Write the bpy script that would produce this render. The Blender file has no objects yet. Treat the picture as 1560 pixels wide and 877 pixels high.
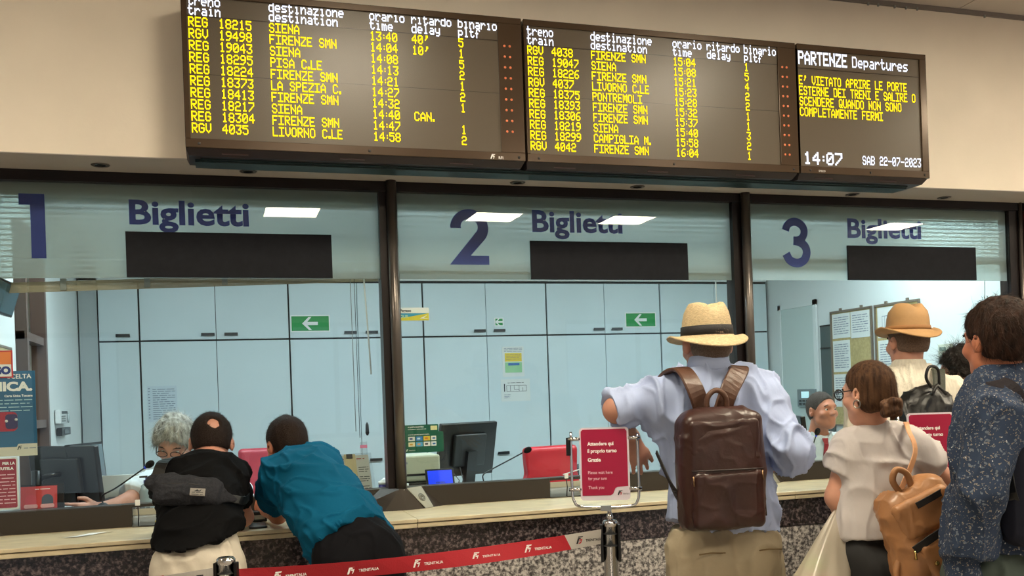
import bpy, bmesh, math, random
import numpy as np
from mathutils import Vector, Matrix

random.seed(4)
rng = np.random.RandomState(7)
scene = bpy.context.scene
COL = scene.collection

# ---------------------------------------------------------------- camera
# x runs along the ticket windows, y into the office (glass at y=0), z up
F_PX, CAM_Y, CAM_Z = 1450.0, 4.34, 1.5
CA = .2995; SA = math.sqrt(1 - CA * CA)
TR = .035; CR = 1 / math.sqrt(1 + TR * TR); SR = TR * CR
P0 = (785.7, 601.9)
Rv = Vector((SA, -CA, 0)); Av = Vector((CA, SA, 0)); Uv = Vector((0, 0, 1))
cam_d = bpy.data.cameras.new('camera'); cam = bpy.data.objects.new('camera', cam_d); COL.objects.link(cam)
xi = CR * Rv - SR * Uv; yi = SR * Rv + CR * Uv
M = Matrix.Identity(4)
for i in range(3):
    M[i][0] = xi[i]; M[i][1] = yi[i]; M[i][2] = -Av[i]
M[1][3] = -CAM_Y; M[2][3] = CAM_Z
cam.matrix_world = M
cam_d.sensor_fit = 'HORIZONTAL'; cam_d.sensor_width = 36
cam_d.lens = 36 * F_PX / 1560
cam_d.shift_x = -(P0[0] - 780) / 1560
cam_d.shift_y = (P0[1] - 438.5) / 1560
cam_d.clip_start = .05
scene.camera = cam

# ---------------------------------------------------------------- world, exposure
w = bpy.data.worlds.new('world'); scene.world = w; w.use_nodes = True
w.node_tree.nodes['Background'].inputs[0].default_value = (.75, .88, 1.0, 1)
w.node_tree.nodes['Background'].inputs[1].default_value = 1.0
vs = scene.view_settings
vs.view_transform = 'Standard'; vs.look = 'None'; vs.gamma = 1.0; vs.use_curve_mapping = False
vs.exposure = 0.0
HALL_LAMP = 65.0      # emission of the hall ceiling panels
OFFICE_LAMP = 41.0    # emission of the office ceiling panels
try:
    scene.cycles.max_bounces = 8; scene.cycles.transparent_max_bounces = 16
    scene.cycles.sample_clamp_indirect = 6
except Exception: pass

def ray(px, py):
    dx, dy = px - P0[0], py - P0[1]
    u = dx * CR - dy * SR; v = -dx * SR - dy * CR
    return (Av + Rv * (u / F_PX) + Uv * (v / F_PX))
def at(px, py, Y):
    d = ray(px, py); k = (Y + CAM_Y) / d.y
    return np.array((k * d.x, Y, CAM_Z + k * d.z))
def atd(px, py, Z):
    d = ray(px, py)
    return np.array((Z * d.x, Z * d.y - CAM_Y, CAM_Z + Z * d.z))

# ---------------------------------------------------------------- materials
def lin(c):
    def f(v):
        v /= 255.
        return v / 12.92 if v <= .04045 else ((v + .055) / 1.055) ** 2.4
    return tuple(f(v) for v in c) + (1,)
MATS = {}
def mat(name, rgb, rough=.5, metal=0., noise=None, bump=None, emit=None, spec=.5, coat=0., alpha=None, trans=0., sheen=0., subs=0.):
    """rgb 0-255 sRGB; noise=(scale, amount, stretch xyz); bump=(scale, strength, stretch xyz)"""
    if name in MATS: return MATS[name]
    m = bpy.data.materials.new(name); m.use_nodes = True
    nt = m.node_tree; b = nt.nodes['Principled BSDF']; L = nt.links.new
    c = lin(rgb)
    if rough >= .8 and not metal: spec = min(spec, .12)
    b.inputs['Base Color'].default_value = c
    b.inputs['Roughness'].default_value = rough
    b.inputs['Metallic'].default_value = metal
    b.inputs['Specular IOR Level'].default_value = spec
    b.inputs['Coat Weight'].default_value = coat
    b.inputs['Transmission Weight'].default_value = trans
    b.inputs['Sheen Weight'].default_value = sheen
    if subs:
        b.inputs['Subsurface Weight'].default_value = subs; b.inputs['Subsurface Radius'].default_value = (.02, .008, .004)
    if alpha is not None: b.inputs['Alpha'].default_value = alpha
    if emit:
        b.inputs['Emission Color'].default_value = lin(emit[0]); b.inputs['Emission Strength'].default_value = emit[1]
    if noise or bump: tc = nt.nodes.new('ShaderNodeTexCoord')
    def nz(scale, st, det=4):
        mp = nt.nodes.new('ShaderNodeMapping'); mp.inputs['Scale'].default_value = st
        L(tc.outputs['Object'], mp.inputs[0])
        n = nt.nodes.new('ShaderNodeTexNoise'); n.inputs['Scale'].default_value = scale; n.inputs['Detail'].default_value = det
        L(mp.outputs[0], n.inputs[0]); return n
    if noise:
        n = nz(noise[0], noise[2] if len(noise) > 2 else (1, 1, 1))
        r = nt.nodes.new('ShaderNodeValToRGB')
        r.color_ramp.elements[0].position = .3; r.color_ramp.elements[1].position = .7
        lo = tuple(max(0, v * (1 - noise[1])) for v in c[:3]) + (1,); hi = tuple(min(1, v * (1 + noise[1])) for v in c[:3]) + (1,)
        if len(noise) > 3: hi = lin(noise[3])
        r.color_ramp.elements[0].color = lo; r.color_ramp.elements[1].color = hi
        L(n.outputs[0], r.inputs[0]); L(r.outputs[0], b.inputs['Base Color'])
    if bump:
        n = nz(bump[0], bump[2] if len(bump) > 2 else (1, 1, 1))
        bp = nt.nodes.new('ShaderNodeBump'); bp.inputs['Strength'].default_value = bump[1]; bp.inputs['Distance'].default_value = .01
        L(n.outputs[0], bp.inputs['Height']); L(bp.outputs[0], b.inputs['Normal'])
    MATS[name] = m; return m

def emis(name, rgb, s):
    m = bpy.data.materials.new(name); m.use_nodes = True; nt = m.node_tree; nt.nodes.clear()
    e = nt.nodes.new('ShaderNodeEmission'); e.inputs[0].default_value = lin(rgb); e.inputs[1].default_value = s
    o = nt.nodes.new('ShaderNodeOutputMaterial'); nt.links.new(e.outputs[0], o.inputs[0]); return m

def glass_mat(name, tint, refl=.02, base=None, mix=0.):
    """thin clear sheet: tinted see-through plus mirror reflection by angle; optional diffuse body (film)"""
    m = bpy.data.materials.new(name); m.use_nodes = True; nt = m.node_tree; nt.nodes.clear(); L = nt.links.new
    t = nt.nodes.new('ShaderNodeBsdfTransparent'); t.inputs[0].default_value = tint + (1,)
    g = nt.nodes.new('ShaderNodeBsdfGlossy'); g.inputs['Roughness'].default_value = .0
    lw = nt.nodes.new('ShaderNodeLayerWeight'); lw.inputs[0].default_value = .5
    p = nt.nodes.new('ShaderNodeMath'); p.operation = 'POWER'; p.inputs[1].default_value = 4.
    a = nt.nodes.new('ShaderNodeMath'); a.operation = 'MULTIPLY_ADD'; a.inputs[1].default_value = .9; a.inputs[2].default_value = refl
    L(lw.outputs['Facing'], p.inputs[0]); L(p.outputs[0], a.inputs[0])
    mx = nt.nodes.new('ShaderNodeMixShader'); L(a.outputs[0], mx.inputs[0]); L(t.outputs[0], mx.inputs[1]); L(g.outputs[0], mx.inputs[2])
    out = mx
    if base:
        d = nt.nodes.new('ShaderNodeBsdfDiffuse'); d.inputs[0].default_value = lin(base)
        tr = nt.nodes.new('ShaderNodeBsdfTranslucent'); tr.inputs[0].default_value = lin(base)
        m1 = nt.nodes.new('ShaderNodeMixShader'); m1.inputs[0].default_value = .5; L(d.outputs[0], m1.inputs[1]); L(tr.outputs[0], m1.inputs[2])
        m2 = nt.nodes.new('ShaderNodeMixShader'); m2.inputs[0].default_value = mix; L(t.outputs[0], m2.inputs[1]); L(m1.outputs[0], m2.inputs[2]); out = m2
    o = nt.nodes.new('ShaderNodeOutputMaterial'); L(out.outputs[0], o.inputs[0]); MATS[name] = m; return m

def speckle(name, dark, mid, light, scale=90, rough=.3, p=(.35, .5, .62)):
    m = bpy.data.materials.new(name); m.use_nodes = True; nt = m.node_tree; b = nt.nodes['Principled BSDF']; L = nt.links.new
    tc = nt.nodes.new('ShaderNodeTexCoord')
    n = nt.nodes.new('ShaderNodeTexNoise'); n.inputs['Scale'].default_value = scale; n.inputs['Detail'].default_value = 2; n.inputs['Roughness'].default_value = .6
    L(tc.outputs['Object'], n.inputs[0])
    r = nt.nodes.new('ShaderNodeValToRGB'); e = r.color_ramp.elements
    e[0].position = p[0]; e[0].color = lin(dark); e[1].position = p[2]; e[1].color = lin(light)
    q = e.new(p[1]); q.color = lin(mid)
    L(n.outputs[0], r.inputs[0]); L(r.outputs[0], b.inputs['Base Color']); b.inputs['Roughness'].default_value = rough
    MATS[name] = m; return m

WALL = mat('cream plaster', (232, 221, 207), .85, noise=(3, .04), bump=(60, .05))
CEIL = mat('ceiling white', (190, 182, 176), .9)
BRONZE = mat('dark bronze frame', (26, 18, 18), .35, .3, noise=(8, .2))
POLEM = mat('bronze pole', (96, 90, 86), .3, .7)
SILLM = mat('dark grey metal sill', (56, 50, 44), .45, .4)
STEEL = mat('brushed steel', (170, 168, 160), .3, .9)
CHROME = mat('chrome', (215, 215, 218), .08, 1.)
BLACK = mat('black plastic', (9, 9, 10), .35)
DARKP = mat('dark grey plastic', (34, 36, 38), .45)
WHITEP = mat('white plastic', (215, 218, 216), .4)
PAPER = mat('paper white', (220, 222, 218), .7)
GREYP = mat('grey plastic', (130, 134, 132), .5)
TRAV = mat('cream travertine', (204, 190, 158), .3, noise=(9, .16, (1, 2, 3)), coat=.1)
GRAND = speckle('dark granite', (18, 14, 17), (48, 40, 44), (110, 98, 98), 75, .25, (.36, .5, .68))
GRANL = speckle('light granite', (62, 58, 60), (136, 131, 129), (206, 201, 197), 75, .35, (.36, .48, .62))
FLOORM = speckle('terrazzo', (110, 100, 90), (150, 140, 128), (185, 178, 168), 60, .3)
GLASS = glass_mat('window glass', (.93, .965, .957))
FILM = glass_mat('frosted film', (.8, .88, .86), base=(190, 192, 192), mix=.50)
CLEAR = glass_mat('clear acrylic', (.93, .95, .96), refl=.05)
BLUEV = mat('blue vinyl', (36, 52, 128), .4)
DARKPANEL = mat('dark display panel', (34, 35, 40), .85, noise=(30, .08))
CAB = mat('pale cabinet laminate', (206, 219, 222), .35, noise=(2, .03))
OFFW = mat('office wall white', (218, 222, 220), .8)
GAP = mat('cabinet gap dark', (18, 22, 26), .7)
SLAT = mat('blind slat', (214, 212, 200), .5)
TAN = mat('tan rail', (150, 140, 118), .6)
RED = mat('sign crimson', (158, 18, 60), .35)
WPRINT = mat('white print', (240, 238, 236), .5)
DPRINT = mat('dark print', (30, 32, 38), .6)
GPRINT = mat('grey print', (120, 130, 145), .7)
GREEN = mat('green sign', (0, 140, 62), .45)
DGREEN = mat('dark green sign', (8, 92, 72), .4)
CHAIRR = mat('red chair leather', (176, 30, 42), .35)
LEDY = emis('led amber', (255, 224, 20), 1.8)
LEDW = emis('led white', (235, 240, 255), 1.6)
LEDO = mat('orange lamp', (215, 120, 80), .4, emit=((230, 120, 70), .25))
SKIN = mat('skin', (184, 132, 112), .5, noise=(14, .12), subs=.08)
SKINT = mat('tanned skin', (178, 112, 84), .5, noise=(14, .14), subs=.08)
SKINP = mat('fair skin', (206, 152, 128), .5, noise=(14, .12), subs=.08)

# ---------------------------------------------------------------- object helpers
def link(name, me, m=None, parent=None, **kw):
    o = bpy.data.objects.new(name, me); COL.objects.link(o)
    if m is not None:
        for x in (m if isinstance(m, (list, tuple)) else [m]): me.materials.append(x)
    if parent is not None: o.parent = parent
    for k, v in kw.items(): o[k] = v
    return o
def obj(name, bm, m=None, parent=None, smooth=False, **kw):
    me = bpy.data.meshes.new(name); bm.to_mesh(me); bm.free()
    if smooth:
        for p in me.polygons: p.use_smooth = True
    return link(name, me, m, parent, **kw)
def thing(name, label, cat, loc=(0, 0, 0), group=None):
    o = bpy.data.objects.new(name, None); COL.objects.link(o); o.location = loc; o.empty_display_size = .05
    o['label'] = label; o['category'] = cat
    if group: o['group'] = group
    return o
def tag(o, label, cat, group=None):
    o['label'] = label; o['category'] = cat
    if group: o['group'] = group
    return o
def under(root, o):
    """parent o to root keeping the world position in which o was built"""
    o.parent = root; o.matrix_parent_inverse = Matrix.Translation(Vector(root.location)).inverted(); return o
def box(bm, x0, x1, y0, y1, z0, z1, mtx=None):
    vs_ = [Vector((x, y, z)) for x in (x0, x1) for y in (y0, y1) for z in (z0, z1)]
    if mtx is not None: vs_ = [mtx @ v for v in vs_]
    v = [bm.verts.new(p) for p in vs_]
    for f in ((0, 1, 3, 2), (4, 6, 7, 5), (0, 4, 5, 1), (2, 3, 7, 6), (0, 2, 6, 4), (1, 5, 7, 3)):
        bm.faces.new([v[i] for i in f])
    return v
def bx(name, x0, x1, y0, y1, z0, z1, m, parent=None, bevel=0., mtx=None, **kw):
    bm = bmesh.new(); box(bm, min(x0, x1), max(x0, x1), min(y0, y1), max(y0, y1), min(z0, z1), max(z0, z1), mtx)
    if bevel: bmesh.ops.bevel(bm, geom=bm.edges[:] , offset=bevel, segments=2, affect='EDGES', profile=.5)
    bmesh.ops.recalc_face_normals(bm, faces=bm.faces)
    o = obj(name, bm, m, None, **kw)
    if parent is not None: under(parent, o)
    return o
def prism(name, pts, y0, y1, m, parent=None, mtx=None, **kw):
    """outline in x,z extruded from y0 to y1"""
    bm = bmesh.new()
    a = [bm.verts.new((p[0], y0, p[1])) for p in pts]; b = [bm.verts.new((p[0], y1, p[1])) for p in pts]
    bm.faces.new(a); bm.faces.new(b[::-1]); n = len(pts)
    for i in range(n): bm.faces.new((a[i], b[i], b[(i + 1) % n], a[(i + 1) % n]))
    if mtx is not None: bmesh.ops.transform(bm, matrix=mtx, verts=bm.verts)
    bmesh.ops.recalc_face_normals(bm, faces=bm.faces)
    o = obj(name, bm, m, None, **kw)
    if parent is not None: under(parent, o)
    return o
def rrect(x0, x1, z0, z1, r, n=5):
    pts = []
    for cx, cz, a0 in ((x1 - r, z1 - r, 0), (x0 + r, z1 - r, 90), (x0 + r, z0 + r, 180), (x1 - r, z0 + r, 270)):
        for i in range(n + 1):
            a = math.radians(a0 + 90 * i / n); pts.append((cx + r * math.cos(a), cz + r * math.sin(a)))
    return pts
def hull(name, pts, m, parent=None, **kw):
    bm = bmesh.new()
    for p in pts: bm.verts.new(p)
    r = bmesh.ops.convex_hull(bm, input=bm.verts)
    bmesh.ops.recalc_face_normals(bm, faces=bm.faces)
    o = obj(name, bm, m, None, **kw)
    if parent is not None: under(parent, o)
    return o
def catmull(pts, n=8):
    P = [np.array(p, float) for p in pts]; P = [2 * P[0] - P[1]] + P + [2 * P[-1] - P[-2]]; out = []
    for i in range(1, len(P) - 2):
        for j in range(n):
            t = j / n; p0, p1, p2, p3 = P[i - 1:i + 3]
            out.append(.5 * ((2 * p1) + (-p0 + p2) * t + (2 * p0 - 5 * p1 + 4 * p2 - p3) * t * t + (-p0 + 3 * p1 - 3 * p2 + p3) * t ** 3))
    out.append(P[-2]); return out
def sweep(name, pts, prof, m, parent=None, up=(0, 0, 1), smooth=True, curve=0, closed=False, scale=None, **kw):
    """sweep profile [(a,b)..] (a along side, b along up') on polyline"""
    if curve: pts = catmull(pts, curve)
    pts = [np.array(p, float) for p in pts]; bm = bmesh.new(); rings = []; N = len(pts)
    ups = up if (hasattr(up, '__len__') and hasattr(up[0], '__len__')) else None
    prev = None
    for i, p in enumerate(pts):
        t = pts[(i + 1) % N] - pts[i - 1] if closed else pts[min(i + 1, N - 1)] - pts[max(i - 1, 0)]
        t = t / (np.linalg.norm(t) + 1e-9)
        if ups is not None:
            f = i / (N - 1) * (len(ups) - 1); k = min(int(f), len(ups) - 2); u = np.array(ups[k], float) * (1 - f + k) + np.array(ups[k + 1], float) * (f - k)
        else:
            u = np.array(up, float) if prev is None else prev
        u = u - t * u.dot(t)
        if np.linalg.norm(u) < 1e-3:
            u = np.array((1., 0, 0)); u = u - t * u.dot(t)
        u /= np.linalg.norm(u); prev = u
        s = np.cross(t, u); k = 1 if scale is None else (scale(i / (N - 1)) if callable(scale) else scale)
        rings.append([bm.verts.new(tuple(p + s * a * k + u * b * k)) for a, b in prof])
    n = len(prof)
    for i in range(N if closed else N - 1):
        A, B = rings[i], rings[(i + 1) % N]
        for j in range(n): bm.faces.new((A[j], A[(j + 1) % n], B[(j + 1) % n], B[j]))
    if not closed:
        bm.faces.new(rings[0][::-1]); bm.faces.new(rings[-1])
    bmesh.ops.recalc_face_normals(bm, faces=bm.faces)
    o = obj(name, bm, m, None, smooth, **kw)
    if parent is not None: under(parent, o)
    return o
def circ(r, n=10): return [(r * math.cos(2 * math.pi * i / n), r * math.sin(2 * math.pi * i / n)) for i in range(n)]
def tube(name, pts, r, m, parent=None, n=10, **kw): return sweep(name, pts, circ(r, n), m, parent, **kw)
def ribbon(name, pts, ups, wd, th, m, parent=None, curve=6, **kw):
    a, b = wd / 2, th / 2; e = min(b, a) * .6
    pr = [(-a, -b + e), (-a + e, -b), (a - e, -b), (a, -b + e), (a, b - e), (a - e, b), (-a + e, b), (-a, b - e)]
    return sweep(name, pts, pr, m, parent, up=ups, curve=curve, smooth=False, **kw)
def lathe(name, prof, m, parent=None, c=(0, 0, 0), n=24, axis=None, smooth=True, **kw):
    """prof [(r,z)] around the z axis at c"""
    bm = bmesh.new(); rings = []
    for r, z in prof:
        rings.append([bm.verts.new((max(r, 1e-5) * math.cos(2 * math.pi * i / n), max(r, 1e-5) * math.sin(2 * math.pi * i / n), z)) for i in range(n)])
    for A, B in zip(rings, rings[1:]):
        for i in range(n): bm.faces.new((A[i], A[(i + 1) % n], B[(i + 1) % n], B[i]))
    bm.faces.new(rings[0][::-1]); bm.faces.new(rings[-1])
    M_ = Matrix.Translation(Vector(c))
    if axis is not None: M_ = M_ @ Vector((0, 0, 1)).rotation_difference(Vector(axis)).to_matrix().to_4x4()
    bmesh.ops.transform(bm, matrix=M_, verts=bm.verts); bmesh.ops.recalc_face_normals(bm, faces=bm.faces)
    o = obj(name, bm, m, None, smooth, **kw)
    if parent is not None: under(parent, o)
    return o
def frame_mtx(o, x, y, z):
    """matrix with local axes x,y,z (unit-ish) and origin o"""
    m = Matrix.Identity(4)
    for i in range(3): m[i][0] = x[i]; m[i][1] = y[i]; m[i][2] = z[i]; m[i][3] = o[i]
    return m

# writing: outline text converted to a flat mesh, local x right, z up, facing -y
def text(name, body, x, z, y, h, m, parent=None, w=None, bold=0., mtx=None, anchor='l', spacing=1., thick=.0006):
    c = bpy.data.curves.new('t', 'FONT'); c.body = body; c.size = 1.0; c.offset = bold; c.space_character = spacing; c.resolution_u = 3
    c.fill_mode = 'FRONT'; c.extrude = 0
    to = bpy.data.objects.new('t', c); COL.objects.link(to)
    me = bpy.data.meshes.new_from_object(to.evaluated_get(bpy.context.evaluated_depsgraph_get()))
    bpy.data.objects.remove(to); bpy.data.curves.remove(c)
    n = len(me.vertices); co = np.empty(n * 3, np.float32); me.vertices.foreach_get('co', co); co = co.reshape(-1, 3)
    s = h / .73
    X = co[:, 0] * s; Z = co[:, 1] * s
    if n:
        X -= X.min(); W = X.max()
        if w: X *= w / W; W = w
        if anchor == 'c': X -= W / 2
        if anchor == 'r': X -= W
    out = np.stack([X + x, np.full(n, y), Z + z], 1)
    me.vertices.foreach_set('co', out.astype(np.float32).ravel())
    if mtx is not None: me.transform(mtx)
    me.update()
    me.materials.clear()
    o = link(name, me, m)
    if parent is not None: under(parent, o)
    return o
def stroke(name, pts, wd, y0, y1, m, parent=None, curve=0, mtx=None):
    """flat stroke of width wd along a polyline in x,z"""
    P = catmull([(a, b, 0) for a, b in pts], curve) if curve else [np.array((a, b, 0.)) for a, b in pts]
    bm = bmesh.new(); F = []; B = []
    for i, p in enumerate(P):
        t = P[min(i + 1, len(P) - 1)] - P[max(i - 1, 0)]; t /= np.linalg.norm(t); nrm = np.array((-t[1], t[0], 0)) * wd / 2
        for s in (1, -1):
            q = p + nrm * s
            F.append(bm.verts.new((q[0], y0, q[1]))); B.append(bm.verts.new((q[0], y1, q[1])))
    for i in range(len(P) - 1):
        a = 2 * i
        bm.faces.new((F[a], F[a + 1], F[a + 3], F[a + 2])); bm.faces.new((B[a + 2], B[a + 3], B[a + 1], B[a]))
        bm.faces.new((F[a], F[a + 2], B[a + 2], B[a])); bm.faces.new((F[a + 1], B[a + 1], B[a + 3], F[a + 3]))
    if mtx is not None: bmesh.ops.transform(bm, matrix=mtx, verts=bm.verts)
    bmesh.ops.recalc_face_normals(bm, faces=bm.faces)
    o = obj(name, bm, m)
    if parent is not None: under(parent, o)
    return o
def polys(name, lst, y, m, parent=None, mtx=None, th=.0008):
    """several flat polygons (x,z) in one printed mesh"""
    bm = bmesh.new()
    for pts in lst: bm.faces.new([bm.verts.new((p[0], y, p[1])) for p in pts])
    if mtx is not None: bmesh.ops.transform(bm, matrix=mtx, verts=bm.verts)
    o = obj(name, bm, m)
    if parent is not None: under(parent, o)
    return o
def lines(name, x0, x1, z1, pitch, n, y, m, parent, mtx=None, th=.3, seed=1):
    """rows of small illegible print as word-sized bars"""
    r = random.Random(seed); L_ = []
    for i in range(n):
        z = z1 - i * pitch; x = x0; end = x1 - (r.random() * .35 * (x1 - x0) if i % 3 == 2 else 0)
        while x < end:
            ww = min(end - x, pitch * (1.2 + 3 * r.random()))
            L_.append([(x, z), (x + ww, z), (x + ww, z + pitch * th), (x, z + pitch * th)]); x += ww + pitch * .45
    return polys(name, L_, y, m, parent, mtx)
def logo(name, x, z, h, y, m1, parent, mtx=None, m2=None):
    """two leaning interlocked strokes of the railway emblem"""
    k = h
    def P(l): return [(x + a * k, z + b * k) for a, b in l]
    a = [P([(.02, 0), (.26, 0), (.50, .62), (.78, .62), (.70, .80), (.42, .80), (.32, .78), (.26, .70)]),
         P([(.30, .84), (.36, 1.), (1.12, 1.), (1.02, .84)])]
    b = [P([(.34, 0), (.62, 0), (.86, .60), (1.0, .60), (.92, .42), (.80, .12), (.66, 0)]), P([(.56, .40), (.5, .56), (.84, .58), (.78, .40)])]
    polys(name, a, y, m1, parent, mtx); polys(name, b, y, m2 or m1, parent, mtx)

# 5x7 dot characters for the LED boards, columns with bit 0 on top
FONT = {}
for ln in """' 0 8 7 3 0|, 0 80 70 30 0|- 8 8 8 8 8|. 0 0 60 60 0|0 3E 51 49 45 3E|1 0 42 7F 40 0|2 72 49 49 49 46|3 21 41 49 4D 33|4 18 14 12 7F 10
5 27 45 45 45 39|6 3C 4A 49 49 31|7 41 21 11 9 7|8 36 49 49 49 36|9 46 49 49 29 1E|: 0 0 14 0 0|A 7C 12 11 12 7C|B 7F 49 49 49 36|C 3E 41 41 41 22
D 7F 41 41 41 3E|E 7F 49 49 49 41|F 7F 9 9 9 1|G 3E 41 49 49 3A|I 41 41 7F 41 41|J 20 40 41 3F 1|L 7F 40 40 40 40|M 7F 2 1C 2 7F|N 7F 4 8 10 7F
O 3E 41 41 41 3E|P 7F 9 9 9 6|Q 3E 41 51 21 5E|R 7F 9 19 29 46|S 26 49 49 49 32|T 1 1 7F 1 1|U 3F 40 40 40 3F|V 1F 20 40 20 1F|Z 61 51 49 45 43|a 20 54 54 54 78
b 7F 44 44 44 38|c 38 44 44 44 28|d 38 44 44 44 7F|e 38 54 54 54 18|f 8 7E 9 1 2|g 18 A4 A4 A4 7C|i 0 44 7D 40 0|l 0 41 7F 40 0|m 7C 4 78 4 78|n 7C 8 4 4 78
o 38 44 44 44 38|p FC 24 24 24 18|r 7C 8 4 4 8|s 48 54 54 54 24|t 4 3F 44 44 20|u 3C 40 40 20 7C|y 1C A0 A0 A0 7C|z 44 64 54 4C 44|D_ 0 0 0 0 0""".replace('\n', '|').split('|'):
    k = ln.split(' '); FONT[k[0]] = [int(v, 16) for v in k[1:]]
def led(name, s, x, z, y, m, parent, pw=.0041, ph=.0054, bold=1.0, pitch=6):
    """z = top of the capitals"""
    bm = bmesh.new()
    def q(x0, z0, x1, z1, hw, hh):
        pass
    xc = 0
    for ci, ch in enumerate(s):
        cols = FONT.get(ch)
        if cols is None: pass
        if not cols:
            xc += 6; continue
        on = {(c, r) for c in range(5) for r in range(8) if cols[c] >> r & 1}
        if ch in ":.": on = {(c - 1 if ch == ':' else c - 2, r) for c, r in on}
        for c, r in on:
            cx = x + (xc + c) * pw; cz = z - (r + .5) * ph; a, b = pw * .5 * bold, ph * .5 * bold
            v = [bm.verts.new((cx - a, y, cz - b)), bm.verts.new((cx + a, y, cz - b)), bm.verts.new((cx + a, y, cz + b)), bm.verts.new((cx - a, y, cz + b))]
            bm.faces.new(v)
            for dr in (1, -1):
                if (c + 1, r + dr) in on and (c + 1, r) not in on and (c, r + dr) not in on:
                    dx, dz = cx + pw, cz - dr * ph; k = pw * .5
                    v = [bm.verts.new((cx - k, y - .0001, cz)), bm.verts.new((cx + k, y - .0001, cz)), bm.verts.new((dx + k, y - .0001, dz)), bm.verts.new((dx - k, y - .0001, dz))]
                    bm.faces.new(v)
        xc += 3.5 if ch == ':' else 3 if ch == '.' else 6
    o = obj(name, bm, m); under(parent, o); return o
# ================================================================ setting
ST = dict(kind='structure')
HX0, HX1, HY0, HZ = -5.5, 10.0, -9.0, 3.44
bx('floor', HX0, HX1, HY0, 3.4, -.1, 0, FLOORM, **ST)
ce = bx('ceiling', HX0, HX1, HY0, -.29, HZ + .01, HZ + .1, CEIL, **ST)
for i in range(6):
    for j in range(3):
        x = 1.37 + .6 * i; y = -.305 - .6 * j
        bx('tile', x + .004, x + .596, y - .592, y, HZ, HZ + .012, CEIL, ce)
# wall above the windows (thick, its underside is the soffit)
wf = bx('wall_front', HX0, HX1, -.29, .02, 2.5, HZ + .1, WALL, **ST)
bx('trim_1', HX0, HX1, -.305, -.29, HZ - .022, HZ, mat('trim grey', (120, 112, 108), .6), **ST)
tr1 = bpy.data.objects['trim_1']
for x in (3.2, 3.26, 3.36, 3.43, 3.5, 3.93, 4.5): bx('clip', x, x + .008, -.31, -.302, HZ - .034, HZ - .02, GREYP, tr1)
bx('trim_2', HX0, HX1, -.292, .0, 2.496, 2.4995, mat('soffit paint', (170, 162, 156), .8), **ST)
bx('wall_left', HX0 - .1, HX0, HY0, .02, 0, HZ, WALL, **ST)
bx('wall_front_west', HX0, -2.9, -.02, .1, 0, 2.5, WALL, **ST).name = 'wall_front_left'
bx('wall_front_right', 4.62, HX1, -.02, .1, 0, 2.5, WALL, **ST)
WOOD = mat('red brown wood', (112, 46, 20), .4, noise=(4, .3, (8, 8, 1)))
bx('trim_3', 4.44, 4.62, -.06, .1, 0, 2.5, WOOD, **ST)
# far hall walls with daylight openings (behind the camera)
def wall_open(name, x0, x1, y, holes):
    bm = bmesh.new(); xs = x0
    for a, b, z0, z1 in holes:
        box(bm, xs, a, y - .1, y, 0, HZ); box(bm, a, b, y - .1, y, z1, HZ)
        if z0 > 0: box(bm, a, b, y - .1, y, 0, z0)
        xs = b
    box(bm, xs, x1, y - .1, y, 0, HZ)
    return obj(name, bm, WALL, **ST)
wall_open('wall_back', HX0, HX1, HY0, [(-3.2, -1.2, 0, 2.5), (1.0, 2.2, 1.0, 2.6), (5.0, 7.4, 0, 2.6)])
bm = bmesh.new(); box(bm, HX1, HX1 + .1, HY0, -6.5, 0, HZ); box(bm, HX1, HX1 + .1, -3.5, 0, 0, HZ); box(bm, HX1, HX1 + .1, -6.5, -3.5, 2.6, HZ)
obj('wall_right', bm, WALL, **ST)
for i, (a, b, z0, z1) in enumerate([(-3.2, -1.2, 0, 2.5), (1.0, 2.2, 1.0, 2.6), (5.0, 7.4, 0, 2.6)]):
    bm = bmesh.new(); n = 2
    for k in range(n + 1):
        x = a + (b - a) * k / n; box(bm, x - .03, x + .03, HY0 - .08, HY0 - .02, z0, z1)
    box(bm, a, b, HY0 - .08, HY0 - .02, z1 - .06, z1); box(bm, a, b, HY0 - .08, HY0 - .02, z0, z0 + .06)
    obj('window_%d' % (i + 5), bm, BRONZE, **ST)

# hall ceiling lamps (mirrored in the glass)
PANEL = emis('lamp diffuser warm', (255, 241, 212), HALL_LAMP)
LF = mat('lamp frame', (225, 222, 215), .5)
lamp_where = {(0, 0): 'farthest left', (0, 1): 'second from left', (0, 2): 'third from left', (0, 3): 'farthest right'}
for r, y in enumerate((-5.45, -2.05)):
    for i, x in enumerate((.78, 2.9, 4.45, 8.05) if r == 0 else (-2.0, .75, 2.75, 5.1, 8.05)):
        lab = ('square ceiling light panel in the row mirrored in the window glass, %s' % lamp_where[(0, i)]) if r == 0 else \
              'square ceiling light panel nearest the boards, number %s counted from the left' % ['one', 'two', 'three', 'four', 'five'][i]
        t = thing('ceiling_light', lab, 'ceiling light', (x, y, HZ), 'square light panels of the hall ceiling')
        bm = bmesh.new()
        for a, b, c_, d in ((-.3, .3, -.3, -.265), (-.3, .3, .265, .3), (-.3, -.265, -.265, .265), (.265, .3, -.265, .265)):
            box(bm, x + a, x + b, y + c_, y + d, HZ - .03, HZ)
        under(t, obj('frame', bm, LF))
        bx('diffuser', x - .262, x + .262, y - .262, y + .262, HZ - .02, HZ - .01, PANEL, t)

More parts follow.
